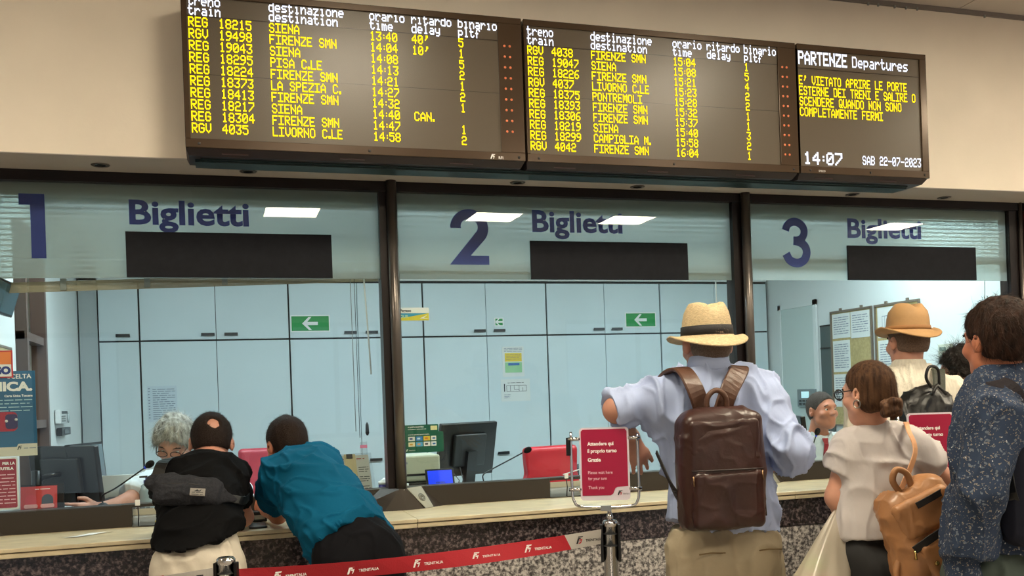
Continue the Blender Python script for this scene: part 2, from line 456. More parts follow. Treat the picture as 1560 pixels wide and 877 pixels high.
# ---- window frames, poles
MX = (-1.05, .785, 2.615, 4.36)
bm = bmesh.new()
box(bm, -2.9, 4.44, -.03, .06, 2.452, 2.498)
obj('trim_4', bm, BRONZE, **ST)
for i, x in enumerate(MX):
    a, b = ((x - .052, x + .033) if i < 2 else (x - .06, x + .012)) if i < 3 else (4.335, 4.44)
    bx('trim_%d' % (5 + i), a, b, -.02, .06, 1.02, 2.498, BRONZE, **ST)
    if i < 3:
        tube('trim_%d' % (10 + i), [(x + .003, -.045, 1.09), (x + .003, -.045, 2.499)], .024, POLEM, n=20, **ST)
    else:
        tube('trim_13', [(4.405, -.03, 1.0), (4.405, -.03, 2.499)], .012, POLEM, n=12, **ST)
bx('trim_9', -2.9, -2.82, -.02, .06, 1.02, 2.498, BRONZE, **ST)

# ---- panes
bays = [(-1.02, .735, 1), (.816, 2.558, 2), (2.625, 4.335, 3)]
wins = []
for (a, b, n) in bays:
    wp = bx('window_%d' % n, a, b, -.004, .004, 1.09, 2.455, GLASS, **ST); wins.append(wp)
    bx('film', a, b, .009, .011, 2.055, 2.455, FILM, wp)
bx('window_4', -2.82, -1.10, -.004, .004, 1.09, 2.455, GLASS, **ST)

# numbers and words on the glass
YV = .0065
prism('window_number', [(-.752, 2.403), (-.655, 2.403), (-.655, 2.136), (-.71, 2.136), (-.71, 2.357), (-.752, 2.357)], .005, .0075, BLUEV, wins[0])
cx = 1.16
prism('window_number', [(p[0], p[1]) for p in (
    [(cx - .088 + .0, 2.296), (cx - .036, 2.296)] + [(cx + .003 + .042 * math.cos(math.radians(a)), 2.302 + .038 * math.sin(math.radians(a))) for a in range(175, -46, -15)]
    + [(cx - .096, 2.124), (cx + .096, 2.124), (cx + .096, 2.166), (cx + .006, 2.166)]
    + [(cx + .003 + .093 * math.cos(math.radians(a)), 2.296 + .090 * math.sin(math.radians(a))) for a in range(-32, 176, 12)])], .005, .0075, BLUEV, wins[1])
cx = 2.945
s1 = [(cx - .062 + .0, 2.318), (cx - .050, 2.345), (cx - .022, 2.362), (cx + .010, 2.362), (cx + .042, 2.342), (cx + .052, 2.312), (cx + .04, 2.282), (cx + .012, 2.266), (cx - .014, 2.264)]
s2 = [(cx - .014, 2.264), (cx + .02, 2.258), (cx + .052, 2.238), (cx + .064, 2.205), (cx + .052, 2.17), (cx + .024, 2.15), (cx - .008, 2.147), (cx - .042, 2.162), (cx - .062, 2.195)]
w3 = stroke('window_number', s1[::1], .042, .005, .0075, BLUEV, wins[2], curve=4)
stroke('window_number', s2, .046, .0051, .0076, BLUEV, wins[2], curve=4)
for wi, (x0, wd) in enumerate(((-.33, .492), (1.478, .474), (3.268, .482))):
    text('window_lettering', 'Biglietti', x0, 2.288, YV, .105, BLUEV, wins[wi], w=wd, bold=.028)
for i, (a, b, z0, z1, nn) in enumerate(((-.346, .515, 2.057, 2.25, 'one'), (1.458, 2.295, 2.053, 2.238, 'two'), (3.25, 4.097, 2.056, 2.24, 'three'))):
    d = bx('display_panel', a, b, -.016, -.0045, z0, z1, DARKPANEL)
    tag(d, 'switched off dark display panel on the window under the blue word beside number %s' % nn, 'display', 'dark display panels on the ticket windows')

# ---- blinds behind the film
def blind(a, b, zb0, zb1, y, label, nslat, cords):
    t = thing('venetian_blind', label, 'blind', ((a + b) / 2, y, 2.45), 'venetian blinds behind the ticket windows')
    bx('head_rail', a, b, y - .02, y + .02, 2.41, 2.45, TAN, t)
    zt = 2.40
    for i in range(nslat):
        f = i / nslat; za, zb = zt - (zt - zb0) * f, zt - (zt - zb1) * f
        bm = bmesh.new(); v = [bm.verts.new(p) for p in ((a, y - .009, za - .007), (b, y - .009, zb - .007), (b, y, zb + .002), (a, y, za + .002), (a, y + .009, za - .001), (b, y + .009, zb - .001))]
        bm.faces.new((v[0], v[1], v[2], v[3])); bm.faces.new((v[3], v[2], v[5], v[4]))
        under(t, obj('slat', bm, SLAT))
    bm = bmesh.new()
    for k in range(8):
        o_ = -.0055 * k
        v = [bm.verts.new(p) for p in ((a, y - .013, zb0 + o_ - .002), (b, y - .013, zb1 + o_ - .002), (b, y + .013, zb1 + o_), (a, y + .013, zb0 + o_), (a, y - .013, zb0 + o_ - .007), (b, y - .013, zb1 + o_ - .007))]
        bm.faces.new((v[0], v[1], v[2], v[3])); bm.faces.new((v[0], v[4], v[5], v[1]))
    under(t, obj('bottom_stack', bm, TAN))
    for x in cords:
        f = (x - a) / (b - a); zc = zb0 * (1 - f) + zb1 * f
        tube('ladder_cord', [(x, y - .015, 2.41), (x, y - .015, zc - .03)], .0015, WHITEP, t, n=5)
        if a < 0: bx('cord_clip', x - .012, x + .012, y - .02, y + .015, zc - .04, zc + .008, GREYP, t)
    return t
b1 = blind(-1.0, .73, 2.035, 2.095, .06, 'venetian blind behind window number one with its bottom stack sagging to the left', 16, (-.6, -.27, .05))
tube('cord', [(.600, .045, 2.4), (.603, .045, 1.36)], .0018, GREYP, b1, n=5)
tube('cord', [(.618, .045, 2.4), (.620, .045, 1.33)], .0014, DARKP, b1, n=5)
tube('cord', [(.660, .045, 2.4), (.664, .045, 2.05), (.682, .045, 1.62)], .004, WHITEP, b1, n=6)
lathe('cord_toggle', [(.002, .03), (.007, .02), (.009, -.02), (.004, -.03)], BLACK, b1, (.655, .045, 1.37), 10)
b2 = blind(.82, 2.55, 2.13, 2.125, .06, 'venetian blind behind window number two with a level tan bottom stack', 12, (1.2, 1.9, 2.35))
tube('cord', [(2.48, .045, 2.4), (2.484, .045, 1.7)], .003, WHITEP, b2, n=6)
b3 = blind(2.63, 4.33, 2.2, 2.2, .06, 'venetian blind behind window number three raised highest of the three', 9, (2.95, 3.6, 4.2))
tube('cord', [(4.22, .045, 2.4), (4.2, .045, 1.7)], .0022, GREYP, b3, n=6)

# ---- sill, wedges, counter, stone front
sill = thing('counter_sill', 'dark metal sill running below the ticket windows with paper slots', 'sill', (1.6, .0, 1.0))
segs = [(-2.9, -.36), (-.08, 1.52), (1.86, 3.6), (3.94, 4.44)]
for a, b in segs: bx('sill_casing', a, b, .0, .07, 1.0, 1.095, SILLM, sill, bevel=.002)
for a, b in ((-.36, -.08), (1.52, 1.86), (3.6, 3.94)):
    bx('slot_cover', a, b, .0, .07, 1.082, 1.095, SILLM, sill)
    bm = bmesh.new(); n = 8
    for i in range(n):
        f0, f1 = i / n, (i + 1) / n
        y0, y1 = -.02 + .16 * f0, -.02 + .16 * f1; z0, z1 = 1.004 - .02 * math.sin(math.pi * f0), 1.004 - .02 * math.sin(math.pi * f1)
        z0 = max(z0, 1.0005) + f0 * .03; z1 = max(z1, 1.0005) + f1 * .03
        bm.faces.new([bm.verts.new(p) for p in ((a, y0, z0), (b, y0, z0), (b, y1, z1), (a, y1, z1))])
    under(sill, obj('slot_tray', bm, STEEL))
    bx('slot_side', a, a + .004, -.0, .14, 1.0, 1.082, CLEAR, sill); bx('slot_side', b - .004, b, -.0, .14, 1.0, 1.082, CLEAR, sill)
    bx('slot_back', a, b, .14, .145, 1.0, 1.06, mat('slot beige', (190, 182, 160), .5), sill)
for x in MX[:3]:
    d = x - .785
    hull('corner_block', [(.55 + d, .0, 1.0), (.70 + d, -.085, 1.0), (.80 + d, -.095, 1.0), (.886 + d, -.0735, 1.0), (.99 + d, .0, 1.0), (.70 + d, .0, 1.095), (.775 + d, -.072, 1.095), (.802 + d, -.072, 1.095), (.886 + d, .0, 1.095)], SILLM, sill)
    q = [(.806 + d, -.066, 1.0955), (.886 + d, -.0025, 1.0955), (.932 + d, -.047, 1.001), (.889 + d, -.0765, 1.001)]
    n_ = Vector((.35, -.8, .45)).normalized() * .003
    hull('speaker_plate', q + [tuple(Vector(p) + n_) for p in q], mat('speaker plate', (150, 146, 130), .5, .5), sill)
    c_ = Vector(q[0]) * .25 + Vector(q[1]) * .25 + Vector(q[2]) * .25 + Vector(q[3]) * .25
    nn = (Vector(q[1]) - Vector(q[0])).cross(Vector(q[3]) - Vector(q[0])).normalized()
    if nn.y > 0: nn = -nn
    lathe('speaker_grille', [(.001, .0028), (.006, .003), (.007, .0042), (.013, .0042), (.014, .003), (.017, .003), (.019, .004), (.021, .003)], mat('grille', (112, 110, 98), .5, .5), sill, tuple(c_ + nn * .001), 20, tuple(nn))
    lathe('screw', [(.001, .001), (.004, .0008), (.004, 0)], STEEL, sill, (.795 + d, -.0725, 1.088), 8, (0, -1, 0))
# travertine worktop in two stacked layers of slabs
ct = thing('worktop', 'cream travertine worktop in two stacked layers along the ticket windows', 'worktop', (1.6, -.2, .965))
xs = [-2.9, -1.2, .78, 2.6, 4.44]
for a, b in zip(xs, xs[1:]):
    bx('slab', a + .001, b - .001, -.43, .06, .984, 1.0, TRAV, ct, bevel=.003)
    bx('slab', a + .001, b - .001, -.425, .06, .962, .981, TRAV, ct, bevel=.003)
bx('joint_bed', -2.9, 4.44, -.418, .05, .9805, .9845, mat('joint brown', (80, 56, 38), .8), ct)
fr = thing('counter_front', 'speckled granite cladding of the ticket counter, dark band above light panels', 'counter', (1.6, -.38, 0))
xs = [-2.9, -1.7, -.5, .7, 1.9, 3.1, 4.44]
for a, b in zip(xs, xs[1:]):
    bx('upper_panel', a + .0005, b - .0005, -.395, -.3, .832, .962, GRAND, fr)
    bx('lower_panel', a + .0005, b - .0005, -.392, -.3, .0, .829, GRANL, fr)

# ---- recessed spotlights in the soffit
for x, y, lab in ((-.42, -.15, 'above number one, leftmost'), (.16, -.13, 'left of the window pole, under the left board'), (1.377, -.1, 'above the lettering of window two, left one'), (1.99, -.1, 'above window two, right one'), (3.227, -.1, 'above the lettering of window three'), (3.817, -.1, 'right of the boards above window three')):
    t = thing('recessed_spotlight', 'small dark recessed soffit spotlight %s' % lab, 'spotlight', (x, y, 2.496), 'recessed spotlights in the soffit')
    lathe('trim_ring', [(.022, -.002), (.034, -.003), (.037, 0)], mat('ring grey', (92, 86, 82), .4, .5), t, (x, y, 2.495), 20)
    lathe('reflector', [(.001, -.004), (.02, -.0032), (.022, -.002)], mat('reflector dark', (30, 26, 24), .2, .6), t, (x, y, 2.4955), 20)

# ================================================================ office shell
bx('wall_office_back', -.9, 4.6, 3.2, 3.3, 0, 2.75, OFFW, **ST)
bx('wall_office_right', 4.45, 4.55, .1, 3.2, 0, 2.75, OFFW, **ST)
bx('ceiling_office', -3, 4.6, .08, 3.3, 2.7, 2.8, OFFW, **ST)
bm = bmesh.new()
box(bm, -.98, -.88, .95 + .13, 3.2, 0, 2.75); box(bm, -.98, -.88, .55, 1.08, 0, .95); box(bm, -.98, -.88, .55, 1.08, 2.4, 2.75); box(bm, -.98, -.88, .1, .55, 0, 2.75)
obj('wall_office_left', bm, OFFW, **ST)
bx('floor_office', -.98, 4.45, .1, 3.2, .0, .01, mat('office floor', (120, 122, 120), .6), **ST)
bx('wall_office_rear_left', -3.0, -.98, 1.6, 1.7, 0, 2.7, OFFW, **ST)
FRB = mat('brown window frame', (94, 74, 66), .5)
bm = bmesh.new()
for y in (.55, 1.06): box(bm, -.9, -.83, y, y + .045, .95, 2.4)
for z in (.95, 1.42, 1.84, 2.36): box(bm, -.895, -.84, .55, 1.1, z, z + .04)
obj('window_8', bm, FRB, **ST)
OL = emis('office lamp', (224, 243, 250), OFFICE_LAMP)
for i, (x, y) in enumerate(((-.2, .62), (.9, .62), (1.9, .62), (2.9, .62), (3.9, .62))):
    t = thing('office_light', 'cool white ceiling light panel of the office, %s' % ['leftmost', 'second from left', 'middle', 'second from right', 'rightmost'][i], 'ceiling light', (x, y, 2.7), 'office ceiling lights')
    bx('frame', x - .32, x + .32, y - .17, y + .17, 2.68, 2.7, LF, t)
    bx('diffuser', x - .3, x + .3, y - .15, y + .15, 2.672, 2.681, OL, t)

# cabinets, seven units
xs = [-.491, .511, 1.489, 2.467, 3.441, 4.43]
units = [(-.752, -.491, 1)] + [(a, b, 2) for a, b in zip(xs, xs[1:])]
where = ['narrow white cabinet against the left office wall', 'white cabinet with the taped notice, second from the left', 'white cabinet bearing the left green arrow sign',
         'white cabinet with the two taped notices on its right door', 'white cabinet between the notices and the right green arrow sign', 'white cabinet at the right end of the row with the green arrow']
YB = 2.66
where[4] = 'white cabinet carrying the right green arrow sign'; where[5] = 'white cabinet farthest right, behind the hatted man'
for (a, b, nd), lab in zip(units, where):
    t = thing('cabinet', lab, 'cabinet', ((a + b) / 2, YB + .25, 0.01), 'tall white cabinets along the office back wall')
    bx('body', a, b, YB + .004, 3.19, .02, 2.375, GAP, t)
    ww = (b - a) / nd
    for k in range(nd):
        x0, x1 = a + ww * k, a + ww * (k + 1)
        g0 = .006 if k == 0 else .002; g1 = .006 if k == nd - 1 else .002
        for z0, z1, up in ((.06, 1.954, 0), (1.966, 2.36, 1)):
            d = bx('door', x0 + g0, x1 - g1, YB - .014, YB + .004, z0, z1, CAB, t, bevel=.0015)
            right = (k == 0)
            hx = (x1 - .10 if right else x0 + .055) if nd == 2 else (x0 + x1) / 2 - .02
            hz = 1.99 if up else 1.055
            if nd == 1 and not up: continue
            bm = bmesh.new(); box(bm, hx, hx + .09, YB - .032, YB - .026, hz, hz + .02)
            box(bm, hx, hx + .006, YB - .03, YB - .013, hz, hz + .008); box(bm, hx + .084, hx + .09, YB - .03, YB - .013, hz, hz + .008)
            h = obj('handle', bm, mat('handle black', (26, 28, 30), .4)); under(t, h)
bx('filler', -.87, -.756, YB + .0, 3.19, 0.01, 2.6, mat('filler grey', (170, 178, 178), .6)).name = 'trim_20'
bpy.data.objects['trim_20']['kind'] = 'structure'
bx('trim_21', -.87, 4.44, YB, 3.19, 2.38, 2.69, OFFW, **ST)
# ================================================================ departure boards
CASE = mat('board casing', (40, 28, 22), .3, .3)
BEZEL = mat('board bezel brown', (74, 58, 44), .22, .35)
SCREEN = mat('led matrix screen', (84, 74, 62), .34, noise=(500, .22), spec=.38)
UNDER = mat('board underside', (52, 42, 44), .4, .3)
RAILG = mat('dark green rail', (10, 34, 34), .4, .2)
YF = -.50
PW, PH, RP = .00412, .0055, .0453
def board(a, b, sx0, sx1, label):
    t = thing('departure_board', label, 'departure board', ((a + b) / 2, -.4, 2.49), 'departure boards above the ticket windows')
    z0, z1 = 2.492, 3.098
    bx('casing', a, b, YF + .012, -.30, z0, z1, CASE, t, bevel=.003)
    bm = bmesh.new()
    for q in ((a, b, z1 - .026, z1), (a, b, z0, z0 + .034), (a, sx0, z0 + .034, z1 - .026), (sx1, b, z0 + .034, z1 - .026)):
        box(bm, q[0], q[1], YF - .006, YF + .012, q[2], q[3])
    bmesh.ops.bevel(bm, geom=[e for e in bm.edges], offset=.0015, segments=1, affect='EDGES')
    under(t, obj('bezel', bm, BEZEL))
    bx('screen', sx0, sx1, YF + .002, YF + .011, z0 + .034, z1 - .026, SCREEN, t)
    for x in (a + .05, (a + b) / 2 + .02, b - .03):
        lathe('screw', [(.001, .002), (.005, .0018), (.006, 0)], BLACK, t, (x, YF - .0065, z0 + .015), 10, (0, -1, 0))
    hull('underside', [(a, YF + .012, z0), (b, YF + .012, z0), (a + .01, YF + .04, z0 - .022), (b - .01, YF + .04, z0 - .022), (a, -.3, z0), (b, -.3, z0), (a + .01, -.305, z0 - .022), (b - .01, -.305, z0 - .022)], UNDER, t)
    n = 3 if b - a > 1 else 2
    for k in range(n):
        x = a + (b - a) * (k + .4) / n
        bx('vent_plate', x - .05, x + .05, YF + .026, YF + .03, z0 - .016, z0 - .004, mat('vent plate', (74, 50, 50), .4), t)
    return t
bA = board(-.082, 1.285, -.062, 1.18, 'left departure board with the 13:40 to 14:58 trains in amber')
bB = board(1.295, 2.630, 1.308, 2.535, 'middle departure board with the 15:04 to 16:04 trains in amber')
bC = board(2.640, 3.370, 2.640, 3.332, 'small right board with the clock 14:07 and the date')
bm = bmesh.new(); box(bm, -.05, 3.31, -.41, -.31, 2.458, 2.471)
box(bm, -.03, 3.30, -.43, -.32, 2.464, 2.4705)
o = obj('mounting_rail', bm, RAILG); tag(o, 'long dark green mounting rail beneath the three departure boards', 'rail')
YT = YF - .0005
rowsA = [('REG', '18215', 'SIENA', '13:40', "40'", '5'), ('RGV', '19498', 'FIRENZE SMN', '14:04', "10'", '1'), ('REG', '19043', 'SIENA', '14:08', '', '5'),
         ('REG', '18295', 'PISA C.LE', '14:13', '', '2'), ('REG', '18224', 'FIRENZE SMN', '14:21', '', '1'), ('REG', '18373', 'LA SPEZIA C.', '14:27', '', '2'),
         ('REG', '18413', 'FIRENZE SMN', '14:32', '', '1'), ('REG', '18217', 'SIENA', '14:40', 'CAN.', ''), ('REG', '18304', 'FIRENZE SMN', '14:47', '', '1'), ('RGV', '4035', 'LIVORNO C.LE', '14:58', '', '2')]
rowsB = [('RGV', '4038', 'FIRENZE SMN', '15:04', '', '1'), ('REG', '19047', 'SIENA', '15:08', '', '5'), ('REG', '18226', 'FIRENZE SMN', '15:21', '', '4'), ('RGV', '4037', 'LIVORNO C.LE', '15:23', '', '2'),
         ('REG', '18375', 'PONTREMOLI', '15:28', '', '2'), ('REG', '18393', 'FIRENZE SMN', '15:32', '', '1'), ('REG', '18306', 'FIRENZE SMN', '15:37', '', '1'), ('REG', '18219', 'SIENA', '15:40', '', '3'),
         ('REG', '18299', 'CAMPIGLIA M.', '15:58', '', '2'), ('RGV', '4042', 'FIRENZE SMN', '16:04', '', '1')]
for b_, rows, cx, ztop in ((bA, rowsA, (-.055, .057, .246, .642, .814, 1.011), 2.995), (bB, rowsB, (1.313, 1.423, 1.605, 2.0, 2.171, 2.362), 2.988)):
    for i, r in enumerate(rows):
        for k, s in enumerate(r):
            if s:
                xx = cx[k]
                led('row_text', s, xx, ztop - i * RP, YT, LEDY, b_, PW * (.97 if k in (2,) else 1.02), PH * .98, 1.05)
    for k, (s1_, s2_) in enumerate((('treno', 'train'), ('destinazione', 'destination'), ('orario', 'time'), ('ritardo', 'delay'), ('binario', 'pltf'))):
        xx = cx[(0, 2, 3, 4, 5)[k]]
        dz = {0: .01, 1: .012, 2: .008, 3: .006, 4: .006}[k] if b_ is bA else 0
        led('heading_text', s1_, xx, ztop + .083, YT, LEDW, b_, PW, PH * 1.02, 1.1)
        led('heading_text', s2_, xx, ztop + .045, YT, LEDW, b_, PW, PH * 1.02, 1.1)
    sx0, sx1 = (-.062, 1.18) if b_ is bA else (1.308, 2.535)
    bx('divider', sx0, sx1, YF + .001, YF + .003, ztop + .0025, ztop + .0055, CASE, b_)
    bx('divider', sx0, sx1, YF + .0015, YF + .0025, 2.775, 2.777, CASE, b_)
    x0, z00, z99 = (1.207, 2.975, 2.614) if b_ is bA else (2.556, 2.98, 2.574)
    for i in range(9 if b_ is bA else 10):
        for dx in (0, .0235):
            lathe('indicator_lamp', [(.001, .003), (.0045, .0025), (.0055, 0)], LEDO, b_, (x0 + dx, YF - .0065, z00 - (z00 - z99) * i / (8 if b_ is bA else 9)), 8, (0, -1, 0))
# right board
led('heading_text', 'PARTENZE', 2.652, 3.066, YT, LEDW, bC, .0057, .0088, 1.25)
led('heading_text', 'Departures', 2.949, 3.060, YT, LEDW, bC, .0054, .0076, 1.0)
bx('divider', 2.64, 3.332, YF + .001, YF + .003, 2.985, 2.988, CASE, bC)
for i, s in enumerate(("E' VIETATO APRIRE LE PORTE", "ESTERNE DEI TRENI E SALIRE O", "SCENDERE QUANDO NON SONO", "COMPLETAMENTE FERMI")):
    led('message_text', s, 2.65, 2.952 - i * .0497, YT, LEDY, bC, (.003925, .00393, .0040, .0041)[i], .0061, 1.05)
led('clock_text', '14:07', 2.664, 2.594, YT, LEDW, bC, .0080, .0083, 1.15)
led('date_text', 'SAB 22-07-2023', 2.988, 2.588, YT, LEDW, bC, .00408, .0062, 1.1)
logo('maker_logo', 1.128, 2.496, .02, YF - .0068, WPRINT, bA)
text('maker_lettering', 'RFI', 1.165, 2.496, YF - .0068, .012, WPRINT, bA)
text('maker_lettering', '◄SYSCO' if False else 'SYSCO', 2.735, 2.5, YF - .0068, .009, WPRINT, bC)

# ================================================================ things on the glass and cabinets
YG = .013
FACE = None
def card(name, label, cat, x0, x1, z0, z1, y, m, r=0, th=.002, group=None, mtx=None):
    t = thing(name, label, cat, ((x0 + x1) / 2, y, z0), group)
    if r: prism('sheet', rrect(x0, x1, z0, z1, r), y, y + th, m, t)
    else: bx('sheet', x0, x1, y, y + th, z0, z1, m, t)
    return t
# exit arrow signs
for x0, x1, z0, z1, lab in ((.52, .80, 2.008, 2.13, 'left large green arrow sign on the cabinet beside the blue cords'), (3.13, 3.40, 2.01, 2.13, 'right large green arrow sign above the hatted man'), (2.042, 2.115, 2.032, 2.098, 'small green arrow sign between the two large ones')):
    t = card('arrow_sign', lab, 'sign', x0, x1, z0, z1, YB - .017, WPRINT, th=.002, group='green exit arrows on the cabinets')
    bx('field', x0 + .008, x1 - .008, YB - .0185, YB - .017, z0 + .008, z1 - .008, GREEN, t)
    c_, zc, k = (x0 + x1) / 2, (z0 + z1) / 2, (z1 - z0) * .38
    polys('arrow', [[(c_ - k * 1.25, zc), (c_ - k * .25, zc + k), (c_ + k * .2, zc + k), (c_ - k * .45, zc + k * .26), (c_ - k * .45, zc - k * .26), (c_ + k * .2, zc - k), (c_ - k * .25, zc - k)],
                    [(c_ - k * .46, zc + k * .26), (c_ + k * 1.15, zc + k * .26), (c_ + k * 1.15, zc - k * .26), (c_ - k * .46, zc - k * .26)]], YB - .019, WPRINT, t)
# notices
t = card('notice', 'tall paper notice with yellow and green blocks taped on the cabinet', 'notice', 2.095, 2.268, 1.644, 1.876, YB - .017, PAPER)
bx('yellow_block', 2.115, 2.25, YB - .0185, YB - .017, 1.76, 1.825, mat('yellow print', (226, 196, 60), .6), t)
bx('green_block', 2.115, 2.25, YB - .0185, YB - .017, 1.675, 1.755, mat('pale green print', (150, 200, 150), .6), t)
bx('blue_block', 2.14, 2.23, YB - .0195, YB - .0185, 1.73, 1.748, mat('blue print', (60, 110, 170), .6), t)
lines('small_print', 2.11, 2.255, 1.86, .012, 3, YB - .0186, GPRINT, t); lines('small_print', 2.125, 2.24, 1.812, .012, 4, YB - .019, TAN, t, seed=3)
t = card('notice', 'white landscape floor plan taped below the yellow notice', 'notice', 2.077, 2.31, 1.455, 1.625, YB - .017, PAPER)
L_ = []
for a, b, c_, d in ((2.12, 2.28, 1.575, 1.578), (2.12, 2.28, 1.53, 1.533), (2.12, 2.123, 1.53, 1.578), (2.277, 2.28, 1.53, 1.578), (2.15, 2.153, 1.53, 1.578), (2.18, 2.183, 1.545, 1.578), (2.22, 2.223, 1.53, 1.578), (2.25, 2.253, 1.53, 1.56), (2.18, 2.22, 1.545, 1.548), (2.1, 2.108, 1.53, 1.59)):
    L_.append([(a, c_), (b, c_), (b, d), (a, d)])
polys('plan_drawing', L_, YB - .0175, DPRINT, t); lines('small_print', 2.13, 2.26, 1.595, .011, 1, YB - .0175, DPRINT, t); lines('small_print', 2.1, 2.15, 1.505, .012, 3, YB - .0175, GPRINT, t)
t = card('notice', 'printed sheet in a clear sleeve taped on the cabinet left of the grey-haired clerk', 'notice', -.455, -.262, 1.404, 1.65, YB - .017, mat('sleeve sheet', (196, 210, 218), .3))
lines('small_print', -.42, -.275, 1.625, .0145, 15, YB - .0178, GPRINT, t); lines('small_print', -.448, -.438, 1.63, .02, 11, YB - .0178, GPRINT, t, seed=5)
# card on window two (travel card)
t = card('travel_card_sticker', 'white, yellow and blue travel card sticker at the upper left of window two', 'sticker', .814, .957, 1.862, 1.923, YG, WPRINT, r=.004)
bx('yellow_band', .816, .955, YG - .0015, YG, 1.864, 1.897, mat('card yellow', (222, 208, 60), .5), t)
polys('blue_wave', [[(.816, 1.875), (.87, 1.882), (.955, 1.897), (.816, 1.897)]], YG - .002, mat('card blue', (40, 150, 190), .5), t)
text('lettering', 'Pegaso', .82, 1.903, YG - .0022, .014, DPRINT, t, bold=.02); text('lettering', 'OUR', .82, 1.876, YG - .0024, .013, mat('card pale', (200, 230, 180), .5), t, bold=.02)
polys('bird', [[(.91, 1.872), (.95, 1.89), (.93, 1.876), (.955, 1.871)]], YG - .0026, WPRINT, t)
# payment sign
t = thing('payment_sign', 'dark green sign with payment card badges at the lower left of window two', 'sign', (.91, YG, 1.248))
prism('sheet', rrect(.815, 1.005, 1.25, 1.345, .008), YG, YG + .003, DGREEN, t); prism('sheet', rrect(.815, .983, 1.30, 1.379, .006), YG + .0002, YG + .0032, DGREEN, t)
text('lettering', 'IN QUESTA BIGLIETTERIA', .838, 1.366, YG - .0008, .006, WPRINT, t, w=.075, bold=.03); text('lettering', 'si accettano i pagamenti con', .838, 1.357, YG - .0008, .005, WPRINT, t, w=.085, bold=.02)
text('lettering', 'e con le seguenti carte di credito', .838, 1.332, YG - .0008, .005, WPRINT, t, w=.1, bold=.02)
for i, (c1, c2) in enumerate((((225, 225, 225), (50, 70, 140)), ((60, 130, 200), (200, 225, 240)), ((230, 190, 60), (210, 120, 40)), ((235, 235, 230), (80, 120, 180)), ((235, 225, 190), (220, 170, 60)), ((90, 170, 220), (220, 160, 120)), ((235, 235, 235), (60, 60, 70)), ((235, 240, 245), (40, 110, 180)))):
    x = .838 + (i % 4) * .036; z = 1.305 - (i // 4) * .026
    bx('card_badge', x, x + (.031 if i % 4 < 3 else .024), YG - .0012, YG, z, z + .02, mat('badge %d' % i, c1, .5), t); bx('badge_mark', x + .006, x + .02, YG - .0018, YG - .0012, z + .006, z + .014, mat('badge mark %d' % i, c2, .5), t)
bx('card_badge', .945, .976, YG - .0012, YG, 1.352, 1.372, mat('badge 9', (225, 215, 160), .5), t)
logo('logo', .826, 1.258, .009, YG - .001, WPRINT, t); text('lettering', 'TRENITALIA', .839, 1.259, YG - .001, .005, WPRINT, t, w=.03)
# posters at the left
t = card('poster', 'teal and blue ticket poster with big white letters on window one, far left', 'poster', -.93, -.715, 1.345, 1.672, YG, mat('poster blue', (40, 92, 128), .4, noise=(2.2, .3)))
bx('poster_foot', -.93, -.715, YG - .001, YG, 1.322, 1.36, mat('poster foot', (205, 200, 184), .6), t)
text('lettering', 'SCELTA', -.728, 1.641, YG - .001, .019, WPRINT, t, anchor='r', bold=.02)
text('lettering', 'UNICA.', -.726, 1.592, YG - .001, .036, WPRINT, t, w=.20, anchor='r', bold=.05)
text('lettering', 'Carta Unica Toscana', -.726, 1.566, YG - .001, .009, WPRINT, t, anchor='r', bold=.04)
for i in range(4): lines('small_print', -.86, -.728 - .01 * (i % 2), 1.551 - i * .0145, .012, 1, YG - .001, mat('pale teal print', (170, 205, 215), .6), t, seed=i + 3)
prism('red_emblem', rrect(-.87, -.785, 1.425, 1.505, .02), YG - .002, YG - .001, mat('emblem red', (165, 26, 40), .5), t)
prism('emblem_pattern', rrect(-.83, -.785, 1.435, 1.495, .012), YG - .003, YG - .002, mat('emblem navy', (50, 34, 78), .5), t)
for x, z in ((-.826, 1.467), (-.79, 1.472)): lathe('emblem_dot', [(.001, .001), (.006, .0005)], WPRINT, t, (x, YG - .003, z), 12, (0, -1, 0))
polys('poster_foot_edge', [[(-.80, 1.345), (-.785, 1.372), (-.715, 1.372), (-.715, 1.345)]], YG - .0015, mat('poster foot', (205, 200, 184)), t)
logo('logo', -.79, 1.348, .016, YG - .002, DPRINT, t); lines('small_print', -.765, -.72, 1.352, .01, 1, YG - .002, GPRINT, t)
t = card('sticker', 'orange and white sticker with blue letters above the blue poster', 'sticker', -.93, -.795, 1.645, 1.757, YG - .004, mat('sticker red edge', (200, 40, 30), .5))
bx('orange_field', -.93, -.801, YG - .006, YG - .004, 1.70, 1.751, mat('sticker orange', (240, 130, 40), .5), t); bx('white_field', -.93, -.801, YG - .006, YG - .004, 1.65, 1.70, WPRINT, t)
text('lettering', 'GO', -.803, 1.661, YG - .0065, .03, BLUEV, t, anchor='r', bold=.07)
t = thing('information_sign', 'crimson sign with white lines at the lower left of window one', 'sign', (-.86, YG, 1.1))
prism('border', rrect(-.95, -.79, 1.105, 1.318, .008), YG, YG + .002, PAPER, t); prism('sheet', rrect(-.946, -.796, 1.112, 1.312, .006), YG - .001, YG, mat('crimson flat', (150, 24, 44), .5), t)
text('lettering', 'PER LA', -.80, 1.289, YG - .0015, .011, WPRINT, t, anchor='r', bold=.05); text('lettering', 'TUTELA', -.806, 1.268, YG - .0015, .011, WPRINT, t, anchor='r', bold=.05)
for i in range(9): lines('small_print', -.88 + .004 * (i % 3), -.802, 1.246 - i * .0145, .012, 1, YG - .0015, mat('pink print', (230, 190, 196), .6), t, seed=i)

